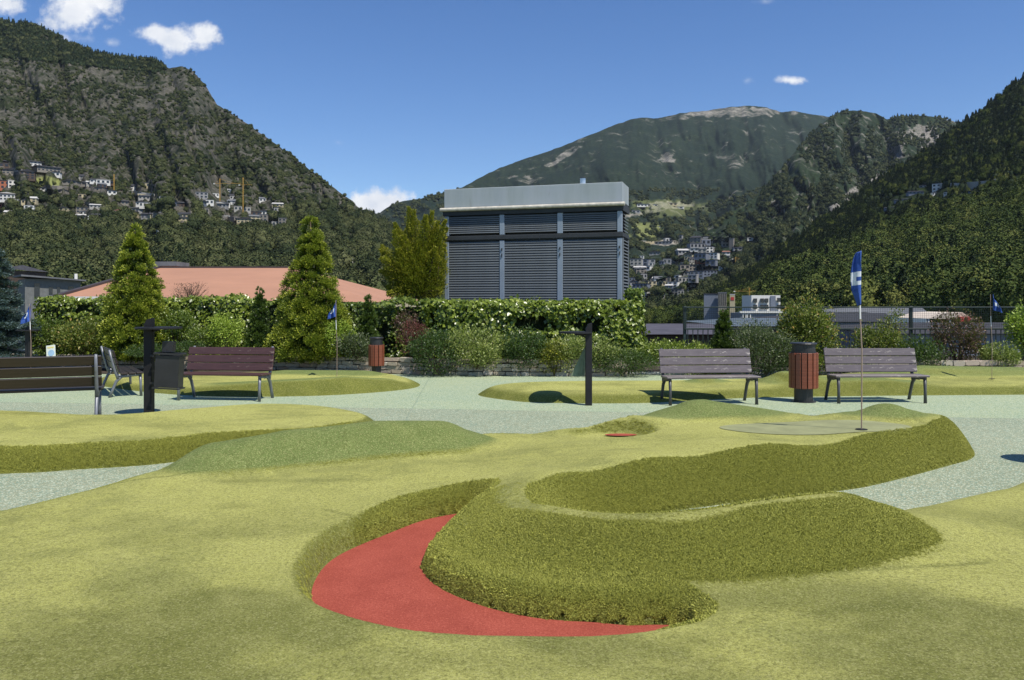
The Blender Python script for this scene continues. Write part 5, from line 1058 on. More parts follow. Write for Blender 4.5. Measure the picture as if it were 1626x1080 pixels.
# where the hillside houses stand (photo column and row of the foot, width, height); no trees are planted right in front of them
LH = 'high on the left hillside'; LM = 'lower on the left hillside'; LQ = 'by the left hillside cranes'; VC = 'in the gap between the mountains'; VR = 'right of the shaft'; VF = 'beyond the railing'; RS = 'on the right slope'
tbl = [
 (50, 262, 28, 9, 'white', 'slate', 'long', LH), (78, 272, 34, 10, 'stone', 'slate', 'long', LH), (10, 262, 26, 9, 'wood', 'slate', 'long', LH), (16, 276, 22, 9, 'stone', 'slate', 'gable', LH), (44, 284, 20, 16, 'wood', 'slate', 'gable', LH),
 (4, 300, 20, 14, 'orange', 'slate', 'flat', LH), (20, 298, 12, 12, 'white', 'pale', 'flat', LH), (8, 318, 28, 10, 'white', 'grey', 'flat', LM), (3, 328, 13, 10, 'orange', 'red', 'gable', LM), (20, 322, 16, 6, 'white', 'pale', 'flat', LM), (30, 330, 12, 6, 'white', 'grey', 'flat', LM),
 (46, 331, 14, 5, 'white', 'pale', 'flat', LM), (73, 302, 16, 6, 'white', 'slate', 'gable', LH), (98, 306, 14, 6, 'stone', 'slate', 'gable', LH), (100, 292, 14, 5, 'white', 'slate', 'gable', LH), (140, 294, 20, 7, 'stone', 'slate', 'long', LH), (170, 292, 20, 6, 'wood', 'slate', 'long', LH), (158, 303, 16, 7, 'stone', 'slate', 'gable', LH), (178, 308, 14, 7, 'white', 'slate', 'gable', LH),
 (75, 328, 10, 6, 'white', 'slate', 'gable', LM), (101, 334, 14, 6, 'cream', 'slate', 'gable', LM), (109, 344, 10, 6, 'stone', 'slate', 'gable', LM), (134, 338, 24, 9, 'stone', 'slate', 'flat', LM), (132, 350, 18, 9, 'stone', 'slate', 'gable', LM), (146, 348, 12, 9, 'white', 'slate', 'gable', LM), (172, 346, 20, 7, 'white', 'slate', 'gable', LM),
 (190, 342, 14, 10, 'white', 'red', 'gable', LM), (192, 324, 22, 7, 'stone', 'slate', 'long', LM), (215, 336, 22, 8, 'grey', 'slate', 'long', LM), (236, 346, 24, 9, 'grey', 'slate', 'long', LM), (225, 326, 18, 8, 'white', 'slate', 'gable', LM), (244, 352, 12, 7, 'stone', 'slate', 'gable', LM),
 (266, 322, 22, 7, 'blue', 'slate', 'long', LQ), (286, 328, 22, 9, 'wood', 'slate', 'long', LQ), (312, 324, 22, 8, 'blue', 'slate', 'long', LQ), (320, 312, 11, 5, 'white', 'pale', 'flat', LQ), (343, 312, 10, 5, 'white', 'pale', 'flat', LQ), (333, 324, 12, 7, 'white', 'grey', 'flat', LQ), (350, 329, 18, 8, 'grey', 'slate', 'long', LQ), (366, 305, 10, 5, 'white', 'pale', 'flat', LQ), (370, 316, 10, 5, 'white', 'pale', 'flat', LQ), (378, 334, 12, 7, 'concrete', 'grey', 'flat', LQ), (326, 338, 12, 8, 'stone', 'slate', 'flat', LQ), (358, 346, 14, 4, 'white', 'pale', 'flat', LQ), (392, 336, 12, 7, 'concrete', 'pale', 'flat', LQ),
 (418, 352, 12, 12, 'stone', 'grey', 'flat', LQ), (434, 354, 12, 10, 'stone', 'grey', 'flat', LQ), (448, 356, 12, 10, 'stone', 'grey', 'flat', LQ), (283, 362, 22, 11, 'wood', 'slate', 'gable', LM), (312, 368, 26, 13, 'stone', 'slate', 'long', LM), (258, 370, 14, 8, 'grey', 'grey', 'gable', LM), (248, 344, 12, 9, 'stone', 'slate', 'gable', LM),
 (276, 404, 32, 11, 'cream', 'slate', 'long', LM), (155, 404, 20, 7, 'grey', 'grey', 'long', LM), (14, 396, 16, 14, 'orange', 'slate', 'gable', LM), (165, 424, 26, 8, 'blue', 'grey', 'long', LM),
 (548, 418, 26, 9, 'white', 'grey', 'flat', VC), (566, 424, 14, 7, 'white', 'pale', 'flat', VC), (572, 411, 22, 5, 'stone', 'grey', 'flat', VC), (552, 436, 18, 8, 'grey', 'slate', 'long', VC), (568, 440, 18, 8, 'white', 'slate', 'long', VC), (590, 446, 14, 9, 'grey', 'slate', 'gable', VC), (604, 440, 14, 8, 'stone', 'slate', 'gable', VC), (594, 460, 16, 13, 'white', 'slate', 'gable', VC), (612, 456, 16, 10, 'grey', 'slate', 'long', VC), (576, 456, 14, 9, 'cream', 'slate', 'gable', VC), (628, 462, 14, 9, 'white', 'slate', 'gable', VC), (520, 372, 30, 4, 'stone', 'grey', 'flat', VC), (556, 378, 34, 5, 'stone', 'grey', 'flat', VC),
 (1028, 328, 34, 4, 'white', 'grey', 'flat', VR), (1066, 326, 20, 4, 'cream', 'grey', 'flat', VR), (1010, 338, 14, 4, 'grey', 'grey', 'flat', VR), (1078, 331, 14, 3, 'white', 'pale', 'flat', VR), (1047, 362, 12, 3, 'white', 'pale', 'flat', VR),
 (1051, 388, 34, 5, 'grey', 'grey', 'flat', VR), (1078, 385, 10, 12, 'grey', 'slate', 'flat', VR), (1104, 385, 18, 11, 'stone', 'slate', 'hip', VR), (1124, 391, 14, 16, 'grey', 'slate', 'flat', VR), (1108, 394, 24, 8, 'grey', 'grey', 'flat', VR), (1097, 402, 18, 8, 'concrete', 'grey', 'flat', VR), (1115, 404, 14, 9, 'concrete', 'slate', 'flat', VR), (1128, 401, 14, 8, 'stone', 'pale', 'flat', VR),
 (1152, 392, 10, 12, 'stone', 'slate', 'flat', VR), (1161, 396, 7, 18, 'stone', 'grey', 'flat', VR), (1150, 404, 18, 6, 'white', 'red', 'long', VR), (1150, 411, 20, 5, 'concrete', 'grey', 'flat', VR), (1172, 397, 14, 6, 'grey', 'slate', 'long', VR), (1195, 381, 16, 4, 'white', 'pale', 'flat', VR), (1186, 377, 8, 3, 'cream', 'pale', 'flat', VR),
 (1112, 417, 16, 6, 'orange', 'grey', 'flat', VR), (1090, 429, 32, 9, 'stone', 'slate', 'flat', VR), (1112, 428, 12, 14, 'concrete', 'grey', 'flat', VR), (1130, 428, 16, 12, 'stone', 'grey', 'flat', VR), (1128, 438, 22, 9, 'blue', 'slate', 'flat', VR), (1106, 441, 20, 11, 'blue', 'slate', 'flat', VR), (1084, 437, 28, 6, 'grey', 'grey', 'flat', VR), (1086, 448, 18, 8, 'concrete', 'grey', 'flat', VR), (1099, 452, 14, 8, 'white', 'slate', 'flat', VR), (1146, 428, 10, 5, 'white', 'pale', 'flat', VR),
 (1069, 446, 18, 9, 'white', 'pale', 'flat', VR), (1068, 456, 16, 9, 'white', 'slate', 'flat', VR), (1052, 454, 10, 8, 'cream', 'slate', 'flat', VR), (1036, 456, 14, 10, 'cream', 'slate', 'flat', VR), (1016, 463, 24, 13, 'blue', 'slate', 'flat', VR), (1002, 458, 12, 10, 'grey', 'slate', 'flat', VR), (1022, 450, 16, 6, 'grey', 'slate', 'gable', VR), (1040, 446, 14, 6, 'stone', 'slate', 'gable', VR), (1018, 410, 8, 4, 'white', 'pale', 'flat', VR), (1030, 422, 14, 5, 'white', 'pale', 'flat', VR),
 (1487, 303, 13, 12, 'white', 'grey', 'flat', RS), (1503, 310, 9, 7, 'white', 'slate', 'gable', RS), (1484, 310, 8, 6, 'white', 'slate', 'gable', RS), (1525, 309, 8, 5, 'white', 'slate', 'gable', RS), (1583, 308, 10, 10, 'white', 'grey', 'gable', RS), (1600, 304, 16, 8, 'blue', 'grey', 'flat', RS), (1618, 298, 16, 7, 'blue', 'grey', 'flat', RS), (1552, 306, 26, 5, 'blue', 'slate', 'long', RS), (1455, 308, 22, 6, 'blue', 'slate', 'long', RS), (1430, 320, 20, 5, 'blue', 'slate', 'long', RS), (1412, 332, 16, 4, 'blue', 'slate', 'long', RS), (1466, 298, 12, 5, 'grey', 'slate', 'gable', RS),
]
for i in range(48):
    hx = rh_.uniform(0, 460); t0_ = 262 + hx * .13; hy = rh_.uniform(t0_, t0_ + 84 - hx * .10); tbl.append((hx, hy, rh_.uniform(10, 24), rh_.uniform(6, 10), rh_.choice(['white', 'stone', 'grey', 'white', 'cream', 'concrete', 'wood']), rh_.choice(['slate', 'slate', 'grey', 'pale']), rh_.choice(['gable', 'long', 'flat', 'long']), LM if hy > 320 else LH))
for i in range(46):
    hx = rh_.uniform(998, 1135); hy = rh_.uniform(382 + max(0, 1040 - hx) * .8, 478 - max(0, hx - 1080) * .9); tbl.append((hx, hy, rh_.uniform(8, 20), rh_.uniform(6, 11), rh_.choice(['white', 'stone', 'grey', 'concrete', 'blue', 'cream']), rh_.choice(['slate', 'grey', 'pale', 'slate']), rh_.choice(['flat', 'flat', 'long', 'gable']), VR))
def clear_of_houses(u, py, w):
    for (hx, hy, hw, hh, *_) in tbl: w = np.where((np.abs(u - hx) < hw * .55 + 3) & (py > hy - hh * .4) & (py < hy + np.where(hx > 1380, 20, np.where(hx > 990, 11, 8))), w * .04, w)
    return w
def surf_samples(g, n, keep, seed):
    X, Y_, Z, U, T = g; r = np.random.default_rng(seed); ny, nx = X.shape; out = []; cnt = 0
    i = r.uniform(0, ny - 1.001, n * 6); j = r.uniform(0, nx - 1.001, n * 6); a = i.astype(int); b = j.astype(int); fi = i - a; fj = j - b
    def L2(A): return (A[a, b] * (1 - fj) + A[a, b + 1] * fj) * (1 - fi) + (A[a + 1, b] * (1 - fj) + A[a + 1, b + 1] * fj) * fi
    x, y, z, u, t = L2(X), L2(Y_), L2(Z), L2(U), L2(T); py = HOR - (z - EYE) / y * F
    w = keep(u, t, py, x, y, z, r); w = clear_of_houses(u, py, w); ok = np.nonzero(r.uniform(0, 1, len(w)) < w)[0][:n]
    return np.stack([x, y, z], -1)[ok], u[ok], t[ok], py[ok]
def kD(u, t, py, x, y, z, r): 
    band = np.abs(py - (305 + (1500 - u) * .16)) ; w = np.where((band < 7) & (u > 1370), .12, 1.0); w = np.where(np.hypot((u - 1470) / 26, (py - 392) / 6) < 1, .1, w); return w * .9 * (u > 1000) * (u < 2048) * np.where((py > 484) & (u < 1540), .12, 1)
pt, u, t_, py = surf_samples(gD, 26000, kD, 71); N = np.tile([0, 0, 1.0], (len(pt), 1)); r = np.random.default_rng(72)
sc = r.uniform(8.5, 17, len(pt)) * np.where(t_ < .55, 1.0, .66) * np.where(u < 1230, .62, 1.0); conic = (r.uniform(0, 1, len(pt)) < ss(t_, .45, .75) * .85 + .03)
which = np.where(conic, 3, r.integers(0, 3, len(pt))); tag(scatter_points('right_slope_woods', pt - [0, 0, 1.0], N, np.where(conic, sc * 1.1, sc), srcD, which), 'dense mixed woodland covering the right slope', kind='stuff')
def kL(u, t, py, x, y, z, r):
    n = fbm(u / 26, py / 15, 4, 91); n2 = fbm(u / 5, py / 4, 3, 95); w = (ss(n, .36, .60) * .7 + .10) * ss(n2, .36, .55); low = ss(py, 300, 385); w = w * (1 - low) + low * (.03 + .34 * ss(fbm(u / 12, py / 6, 4, 98), .42, .56))
    for (cx_, cy_, rx_, ry_, sl_) in ((375, 360, 85, 15, .30), (330, 352, 60, 10, .1), (430, 405, 38, 8, .45), (12, 268, 34, 8, .15), (75, 288, 24, 8, 0), (90, 346, 40, 4, .05), (250, 292, 24, 5, .1), (360, 325, 80, 18, .2)):
        w = np.where(np.hypot((u - cx_) / rx_, (py - cy_ - sl_ * (u - cx_)) / ry_) < 1.0, .07, w)
    top = (py < 92 + .10 * u) & (u < 262); w = np.where(top, 1.0, w); kL.top = top
    return w * (u > -400) * (u < 860)
pt, u, t_, py = surf_samples(gL, 33000, kL, 81); N = np.tile([0, 0, 1.0], (len(pt), 1)); r = np.random.default_rng(82)
sc = np.where(py + r.uniform(-25, 25, len(pt)) > 345, r.uniform(5.0, 12, len(pt)), r.uniform(2.0, 5.2, len(pt))); top = (py < 92 + .10 * u) & (u < 262); sc = np.where(top, r.uniform(5, 10, len(pt)), sc); conic = r.uniform(0, 1, len(pt)) < np.where(top, .8, .08)
tag(scatter_points('left_slope_scrub', pt - [0, 0, .6], N, sc, srcL, np.where(conic, 3, r.integers(0, 3, len(pt)))), 'scrub and small trees covering the left mountain', kind='stuff')
def kC(u, t, py, x, y, z, r): return .9 * (fbm(u / 12, py / 16, 4, 12) > .48) * (u > 1000) * (u < 1700)
pt, u, t_, py = surf_samples(gC, 16000, kC, 91); r = np.random.default_rng(92)
tag(scatter_points('middle_ridge_woods', pt - [0, 0, 1], np.tile([0, 0, 1.0], (len(pt), 1)), r.uniform(6, 11, len(pt)), srcL, np.where(r.uniform(0, 1, len(pt)) < .5, 3, r.integers(0, 3, len(pt)))), 'forest on the middle ridge', kind='stuff')
def kB(u, t, py, x, y, z, r): return .9 * (fbm(u / 14, py / 7, 4, 13) > .50) * (py > 300) * (py < 474) * (u > 560) * (u < 1330)
pt, u, t_, py = surf_samples(gB, 12000, kB, 93); r = np.random.default_rng(94)
tag(scatter_points('valley_side_woods', pt - [0, 0, 1], np.tile([0, 0, 1.0], (len(pt), 1)), r.uniform(6, 11, len(pt)), srcL, r.integers(0, 3, len(pt))), 'trees among the fields on the far valley side', kind='stuff')
# ------------------------------------------------------------------ buildings
bvhs = [v[2] for v in MT.values()]
def ground_hit(px, py, ymax=9000):
    o = Vector((0, 0, EYE)); d = Vector(((px - CX) / F, 1, -(py - HOR) / F)).normalized(); best = None
    for b in bvhs:
        h = b.ray_cast(o, d, 12000)
        if h[0] is not None and (best is None or h[3] < best[1]): best = (h[0], h[3])
    if d.z < 0:
        k = (-13.2 - EYE) / d.z
        if best is None or k < best[1]: best = (o + d * k, k)
    return best[0]
M['w_white'] = simple('white render', (.62, .61, .57), .8, .08, 2); M['w_grey'] = simple('grey render', (.27, .27, .27), .8, .15, 2); M['w_stone'] = simple('stone masonry', (.22, .20, .17), .9, .3, 1.2)
M['w_wood'] = simple('dark timber', (.08, .055, .04), .8, .3, 2); M['w_cream'] = simple('cream render', (.44, .38, .24), .8, .1, 2); M['w_orange'] = simple('orange red render', (.40, .14, .07), .8, .1, 2)
M['w_blue'] = simple('blue grey cladding', (.15, .17, .21), .6, .15, 2); M['w_concrete'] = simple('raw concrete', (.33, .32, .29), .85, .2, 1.5)
M['r_slate'] = simple('dark slate roof', (.045, .046, .052), .9, .3, 2, spec=.12); M['r_grey'] = simple('grey roof sheet', (.13, .135, .145), .9, .25, 1, spec=.12); M['r_red'] = simple('red brown roof', (.22, .10, .07), .8, .2, 2)
M['r_pale'] = simple('pale flat roof', (.42, .41, .39), .8, .15, 2); M['window_dark'] = simple('dark window glass', (.02, .024, .03), .15, .1, spec=.6)
houses = []
def house(px, pyb, w, h, wall, roof, kind='gable', rows=None, colsn=None, label=None, place='', turn=0.0, pos=None, depth=.8, noun='house', name=None, sink=2.0):
    g = Vector(pos) if pos else ground_hit(px, pyb); d = g.y; W = w * d / F; H = h * d / F; D_ = W * depth
    rz = -math.atan2(g.x, g.y) + R(turn)
    t = empty(name or ('house' if noun in ('house', 'chalet') else 'building'), (g.x, g.y, g.z), rz); W2 = W / 2
    rh = {'gable': .30 * H, 'hip': .30 * H, 'flat': .08 * H, 'long': .35 * H}[kind]; hw = H - rh
    mb = MB(); mb.box(-W2, W2, 0, D_, -sink - .5 * H * 0, hw); mb.build('wall', M['w_' + wall], t)
    ov = .06 * W; mb = MB()
    if kind == 'gable': mb.add([(-W2 - ov, -ov, hw), (W2 + ov, -ov, hw), (W2 + ov, D_ + ov, hw), (-W2 - ov, D_ + ov, hw), (0, -ov, H), (0, D_ + ov, H)], [(0, 4, 5, 3), (4, 1, 2, 5), (0, 1, 4), (3, 5, 2), (0, 3, 2, 1)])
    elif kind in ('hip', 'long'): mb.add([(-W2 - ov, -ov, hw), (W2 + ov, -ov, hw), (W2 + ov, D_ + ov, hw), (-W2 - ov, D_ + ov, hw), (-W2 * (.6 if kind == 'hip' else .96), D_ / 2, H), (W2 * (.6 if kind == 'hip' else .96), D_ / 2, H)], [(0, 1, 5, 4), (1, 2, 5), (2, 3, 4, 5), (3, 0, 4), (0, 3, 2, 1)])
    else: mb.box(-W2 - ov * .4, W2 + ov * .4, -ov * .4, D_ + ov, hw + .002 * H, H)
    mb.build('roof', M['r_' + roof], t)
    if rows is None: rows = 1 if h < 9 else (2 if h < 15 else 3)
    if colsn is None: colsn = max(2, int(w / 5.5))
    if w >= 8 and rows > 0:
        ww = W / colsn; wh = hw / rows; mb = MB(); mb.box(-ww * .26, ww * .26, -.03 * ww - .06, .0, 0, wh * .50); me = mb.mesh('window', M['window_dark'])
        for i in range(colsn):
            for j in range(rows): link('window', me, t, (-W2 + ww * (i + .5), -.004, wh * (j + .28)))
    nm = {'white': 'white', 'grey': 'grey', 'stone': 'stone built', 'wood': 'dark timber', 'cream': 'cream', 'orange': 'orange red', 'blue': 'blue grey', 'concrete': 'raw concrete'}[wall]; rn = {'slate': 'dark', 'grey': 'grey', 'red': 'red brown', 'pale': 'pale'}[roof]
    size = 'long' if w > 2.2 * h else ('tall' if h > w else 'small')
    tag(t, label or f"{size} {nm} {noun}, {rn} roof, {place}", noun if noun != 'chalet' else 'house', 'houses on the hillsides')
    houses.append((px, t)); return t
for (px, py, w, h, wa, ro, ki, pl) in tbl: house(px, py, w, h, wa, ro, ki, place=pl, turn=rnd.uniform(-22, 22), noun='house' if h < 11 or ki != 'flat' else 'building')
# low town in the valley floor seen over the railing
rt = random.Random(31)
for i in range(66):
    px = rt.uniform(1000, 1175) if i < 46 else rt.uniform(1240, 1500); py = rt.uniform(480, 511) if i < 46 else rt.uniform(490, 512)
    wa = rt.choice(['white', 'white', 'cream', 'concrete', 'grey']); ro = rt.choice(['pale', 'grey', 'slate', 'pale']); w = rt.uniform(5, 14) if i < 46 else rt.uniform(14, 30); h = rt.uniform(4, 8) if i < 46 else rt.uniform(6, 11)
    house(px, py, w, h, wa, ro, rt.choice(['flat', 'flat', 'gable', 'long']), place=VF, turn=rt.uniform(-25, 25), sink=3)
# two striped towers and a dark block at the foot of the slope, with the pale one carrying a red sign
def at(px, py, d): return tuple(P(px, py, d))
house(1129, 486, 22, 20, 'blue', 'slate', 'flat', 0, 1, 'dark windowless block at the foot of the right slope', pos=at(1129, 486, 360), noun='building', sink=14)
t = house(1147, 486, 13, 22, 'stone', 'grey', 'flat', 0, 1, 'olive grey tower block with dark vertical stripes beside the dark block', pos=at(1147, 486, 355), noun='building', sink=14)
W = 13 * 355 / F; H = 22 * 355 / F
for i in range(4): mb = MB(); mb.box(-W * .42 + i * W * .24, -W * .42 + i * W * .24 + W * .10, -.10, -.003, .2, H * .9); mb.build('stripe_window', M['window_dark'], t)
t = house(1163, 486, 8, 19, 'cream', 'pale', 'flat', 0, 1, 'narrow pale beige tower with a red sign', pos=at(1163, 486, 350), noun='building', sink=14)
M['red_sign'] = simple('red sign', (.45, .05, .04), .5, .05); mb = MB(); mb.box(-.7, .7, -.12, -.004, 2.5, 3.9); mb.build('sign', M['red_sign'], t)
# white modern building with framed windows and dark glass
t = tag(empty('building', at(1210, 508, 300)), 'modern white framed building with dark glass right of the beige tower', 'building'); k = 300 / F
def bx_(name, a, b, c, d_, y0, y1, m): mb = MB(); mb.box((a - 1210) * k, (b - 1210) * k, y0, y1, (508 - d_) * k, (508 - c) * k); return mb.build(name, m, t)
bx_('wall', 1176, 1241, 497, 560, 0, 14, M['w_blue']); bx_('tower', 1194, 1240, 469, 497 - .2, .6, 13, M['w_white']); bx_('roof', 1174, 1243, 494, 497, -.6, .55, M['w_white'])
bx_('tower', 1224, 1232, 470, 493.8, .2, .59, M['w_blue'])
for a in (1179, 1186, 1233): bx_('window_frame', a, a + 6, 498, 508, -.3, -.004, M['w_white']); bx_('pane', a + 1.6, a + 4.4, 499, 507, -.4, -.302, M['window_dark'])
for (a, c) in ((1197, 474), (1197, 484), (1208, 474), (1208, 484), (1215, 474), (1215, 484), (1234, 473), (1234, 484)): bx_('window', a, a + 5, c, c + 6.5, -.2, .595 if a < 1224 else .19, M['window_dark'])
# the wide pink roof
M['pink_roof'] = simple('salmon pink roof sheet', (.36, .185, .112), .75, .08, .4); M['black_edge'] = simple('dark verge', (.05, .04, .04), .6)
t = tag(empty('wide_building', (-14, 38, 0)), 'long low building with a broad plain salmon pink roof behind the left hedge', 'building')
def q(px, py, d): v = P(px, py, d); return (v.x + 14, v.y - 38, v.z)
e0, e1 = q(90, 476, 36), q(592, 480, 36); r0_, r1_ = q(252, 425.5, 50), q(470, 425.5, 50); bk0, bk1 = (r0_[0] - 6, 30, 1.7), (r1_[0] + 6, 30, 1.7)
e0 = q(88, 472, 36); mb = MB(); mb.add([e0, e1, r1_, r0_, bk0, bk1], [(0, 1, 2, 3), (1, 5, 2), (3, 2, 5, 4), (0, 3, 4)]); mb.build('roof', M['pink_roof'], t)
mb = MB(); mb.tube([e0, r0_], .16, 4); mb.build('verge', M['black_edge'], t); mb = MB(); mb.tube([r0_, r1_], .13, 4); mb.build('ridge_cap', M['black_edge'], t)
mb = MB(); mb.box(e0[0] + .2, e1[0] - .2, -1.8, 28, -13.2, 1.55); mb.build('wall', M['w_cream'], t)
a, b = q(117, 471, 35.3), q(192, 478, 35.3); mb = MB(); mb.box(a[0], b[0], -3.2, -2.6, .9, a[2]); mb.build('parapet', M['w_white'], t)
a, b = q(247, 415.5, 56), q(279, 424, 56); t2 = tag(empty('roof_box', (a[0] - 14, 56, 1.6)), 'small pale rooftop box with grey lid above the pink roof', 'rooftop box'); mb = MB(); mb.box(0, b[0] - a[0], 0, 2, 0, a[2] - 1.9); mb.build('box', M['pink_roof'], t2); mb = MB(); mb.box(-.1, b[0] - a[0] + .1, -.1, 2.1, a[2] - 1.898, a[2] - 1.6); mb.build('lid', M['r_grey'], t2)
# grey house half hidden by the spruce
M['w_shade'] = simple('shade darkened grey render', (.13, .135, .13), .9, .2, 2)  # darkened render: the wall's shade is put into its colour
gh = P(52, 470, 120); t = tag(empty('house', (gh.x, gh.y, gh.z), R(38)), 'grey rendered house with tall windows and pale roof edge beside the blue spruce', 'house')
mb = MB(); mb.box(-1, 6.4, 0, 8, -16, 2.55); mb.build('wall', M['w_shade'], t)
mb = MB(); mb.add([(-1.6, -.9, 2.9), (7.0, -.9, 2.3), (7.0, 8.6, 2.3), (-1.6, 8.6, 2.9), (-1.6, -.9, 3.15), (7.0, -.9, 2.5), (7.0, 8.6, 2.5), (-1.6, 8.6, 3.15)], [(0, 3, 2, 1), (4, 5, 6, 7), (0, 1, 5, 4), (1, 2, 6, 5), (2, 3, 7, 6), (3, 0, 4, 7)]); rf = mb.build('roof', M['r_grey'], t)
mb = MB(); mb.box(5.9, 6.3, 2, 2.4, 2.52, 3.5); mb.build('chimney', M['w_white'], rf)
for (a, b, c, d_) in ((.2, .9, -.4, 1.9), (2.1, 2.6, .3, 1.4), (3.2, 3.6, .3, 1.4), (4.7, 5.4, -.4, 1.5)): mb = MB(); mb.box(a, b, -.08, -.004, c, d_); mb.build('window', M['window_dark'], t)
t = tag(empty('house', P(28, 426, 130).xyz), 'house with a wide dark overhanging roof behind the grey house', 'house'); mb = MB(); mb.add([(-1.6, -1, .0), (2.2, -1, -.45), (2.2, 5, -.45), (-1.6, 5, .0), (-.4, 2, .62)], [(0, 1, 4), (1, 2, 4), (2, 3, 4), (3, 0, 4), (0, 3, 2, 1)]); mb.build('roof', M['r_slate'], t); mb = MB(); mb.box(-1.3, 1.9, -.6, 4.6, -16, -.46); mb.build('wall', M['w_wood'], t)
# roofs right below the terrace on the right
def roof_block(label, px0, px1, pt, pb, d0, d1, mat, wall='grey', hip=.12):
    a = P(px0, pb, d0); b = P(px1, pb, d0); c = P(px0 + (px1 - px0) * hip, pt, d1); e = P(px1 - (px1 - px0) * hip, pt, d1); t = tag(empty('low_building', a), label, 'building'); f = lambda v: tuple(Vector(v) - a)
    bk = lambda v: (v.x - a.x, d1 - a.y + 5, min(c.z, a.z) - a.z)
    mb = MB(); mb.add([f(a), f(b), f(e), f(c), bk(b), bk(a)], [(0, 1, 2, 3), (1, 4, 2), (0, 3, 5), (3, 2, 4, 5)]); mb.build('roof', mat, t)
    mb = MB(); mb.box(.3, (b.x - a.x) - .3, .5, d1 - a.y + 4.5, -16 - a.z, -.06); mb.build('wall', M['w_' + wall], t)
M['roof_violet'] = simple('violet grey sheet roof', (.075, .073, .09), .9, .25, 1, spec=.12); M['roof_bluish'] = simple('blue grey sheet roof', (.09, .115, .14), .9, .25, 1, spec=.12)
roof_block('flat violet grey roof just beyond the left end of the railing', 985, 1150, 514, 531, 34, 44, M['roof_violet'], 'wood')
roof_block('blue grey roof behind the small cone thuja', 1158, 1270, 505, 518, 70, 84, M['roof_bluish'], 'wood')
roof_block('long dark grey roof beyond the screen, right of the photinia', 1310, 1420, 497, 511, 80, 100, M['r_slate'], 'grey')
roof_block('grey roof beyond the screen, behind the tall flag pole', 1330, 1440, 489, 496, 120, 140, M['r_grey'], 'white')
roof_block('grey gabled roof left of the marquee', 1405, 1478, 488, 500, 110, 130, M['r_grey'], 'white', .2)
roof_block('wide dark roof beyond the screen below the marquee', 1420, 1660, 512, 530, 60, 74, M['r_slate'], 'blue')
# marquee
c0 = P(1510, 516, 75); t = tag(empty('marquee', c0), 'white peaked marquee with a red box beyond the net screen', 'marquee'); k = 75 / F
mb = MB(); w_ = 36 * k
mb.add([(-w_, 0, 10 * k), (-w_ * .3, 0, 19 * k), (w_ * .5, 0, 20 * k), (w_ * .98, 0, 9 * k), (w_ * .98, 6, 9 * k), (w_ * .5, 6, 20 * k), (-w_ * .3, 6, 19 * k), (-w_, 6, 10 * k)], [(0, 1, 6, 7), (1, 2, 5, 6), (2, 3, 4, 5), (0, 3, 2, 1), (4, 7, 6, 5)]); M['canvas'] = simple('cream canvas', (.55, .47, .38), .8, .1, 1); mb.build('canopy', M['canvas'], t)
for x in (-w_ * .95, 0, w_ * .93): mb = MB(); mb.box(x - .06, x + .06, .1, .22, -3, 10 * k); mb.build('leg', M['w_white'], t)
mb = MB(); mb.box(w_ * .3, w_ * .75, -.5, 1, 6 * k, 13 * k); t3 = mb.build('red_box', M['red_sign']); t3.location = c0; tag(t3, 'red box in front of the marquee', 'box')
# retaining wall on the right slope
pts = [ground_hit(px, py) for px, py in ((1492, 300), (1520, 300), (1550, 298), (1575, 296), (1592, 291))]; mb = MB()
for a, b in zip(pts, pts[1:]): mb.add([a + Vector((0, 0, -4)), b + Vector((0, 0, -4)), b + Vector((0, 0, 6)), a + Vector((0, 0, 6)), a + Vector((0, 4, -4)), b + Vector((0, 4, -4)), b + Vector((0, 4, 6)), a + Vector((0, 4, 6))], [(0, 1, 2, 3), (3, 2, 6, 7), (7, 6, 5, 4)])
tag(mb.build('retaining_wall', M['w_concrete']), 'long pale curved retaining wall above the houses on the right slope', 'wall', kind='thing')
def terrace(x0, y0, x1, y1, hpx, mat, label):
    n = 6; pts = [ground_hit(x0 + (x1 - x0) * i / n, y0 + (y1 - y0) * i / n) for i in range(n + 1)]; mb = MB(); V = []; Fc = []
    for i, p in enumerate(pts):
        h = hpx * p.y / F; V += [p + Vector((0, -.5, -2)), p + Vector((0, -.5, h)), p + Vector((0, 2.0, h)), p + Vector((0, 2.0, -2))]
    for i in range(n):
        a = i * 4; Fc += [(a, a + 4, a + 5, a + 1), (a + 1, a + 5, a + 6, a + 2), (a + 2, a + 6, a + 7, a + 3)]
    Fc += [(0, 1, 2, 3), (n * 4 + 3, n * 4 + 2, n * 4 + 1, n * 4)]
    mb.add(V, Fc); tag(mb.build('terrace_wall', M[mat]), label, 'wall', 'retaining walls on the hillsides', kind='thing')
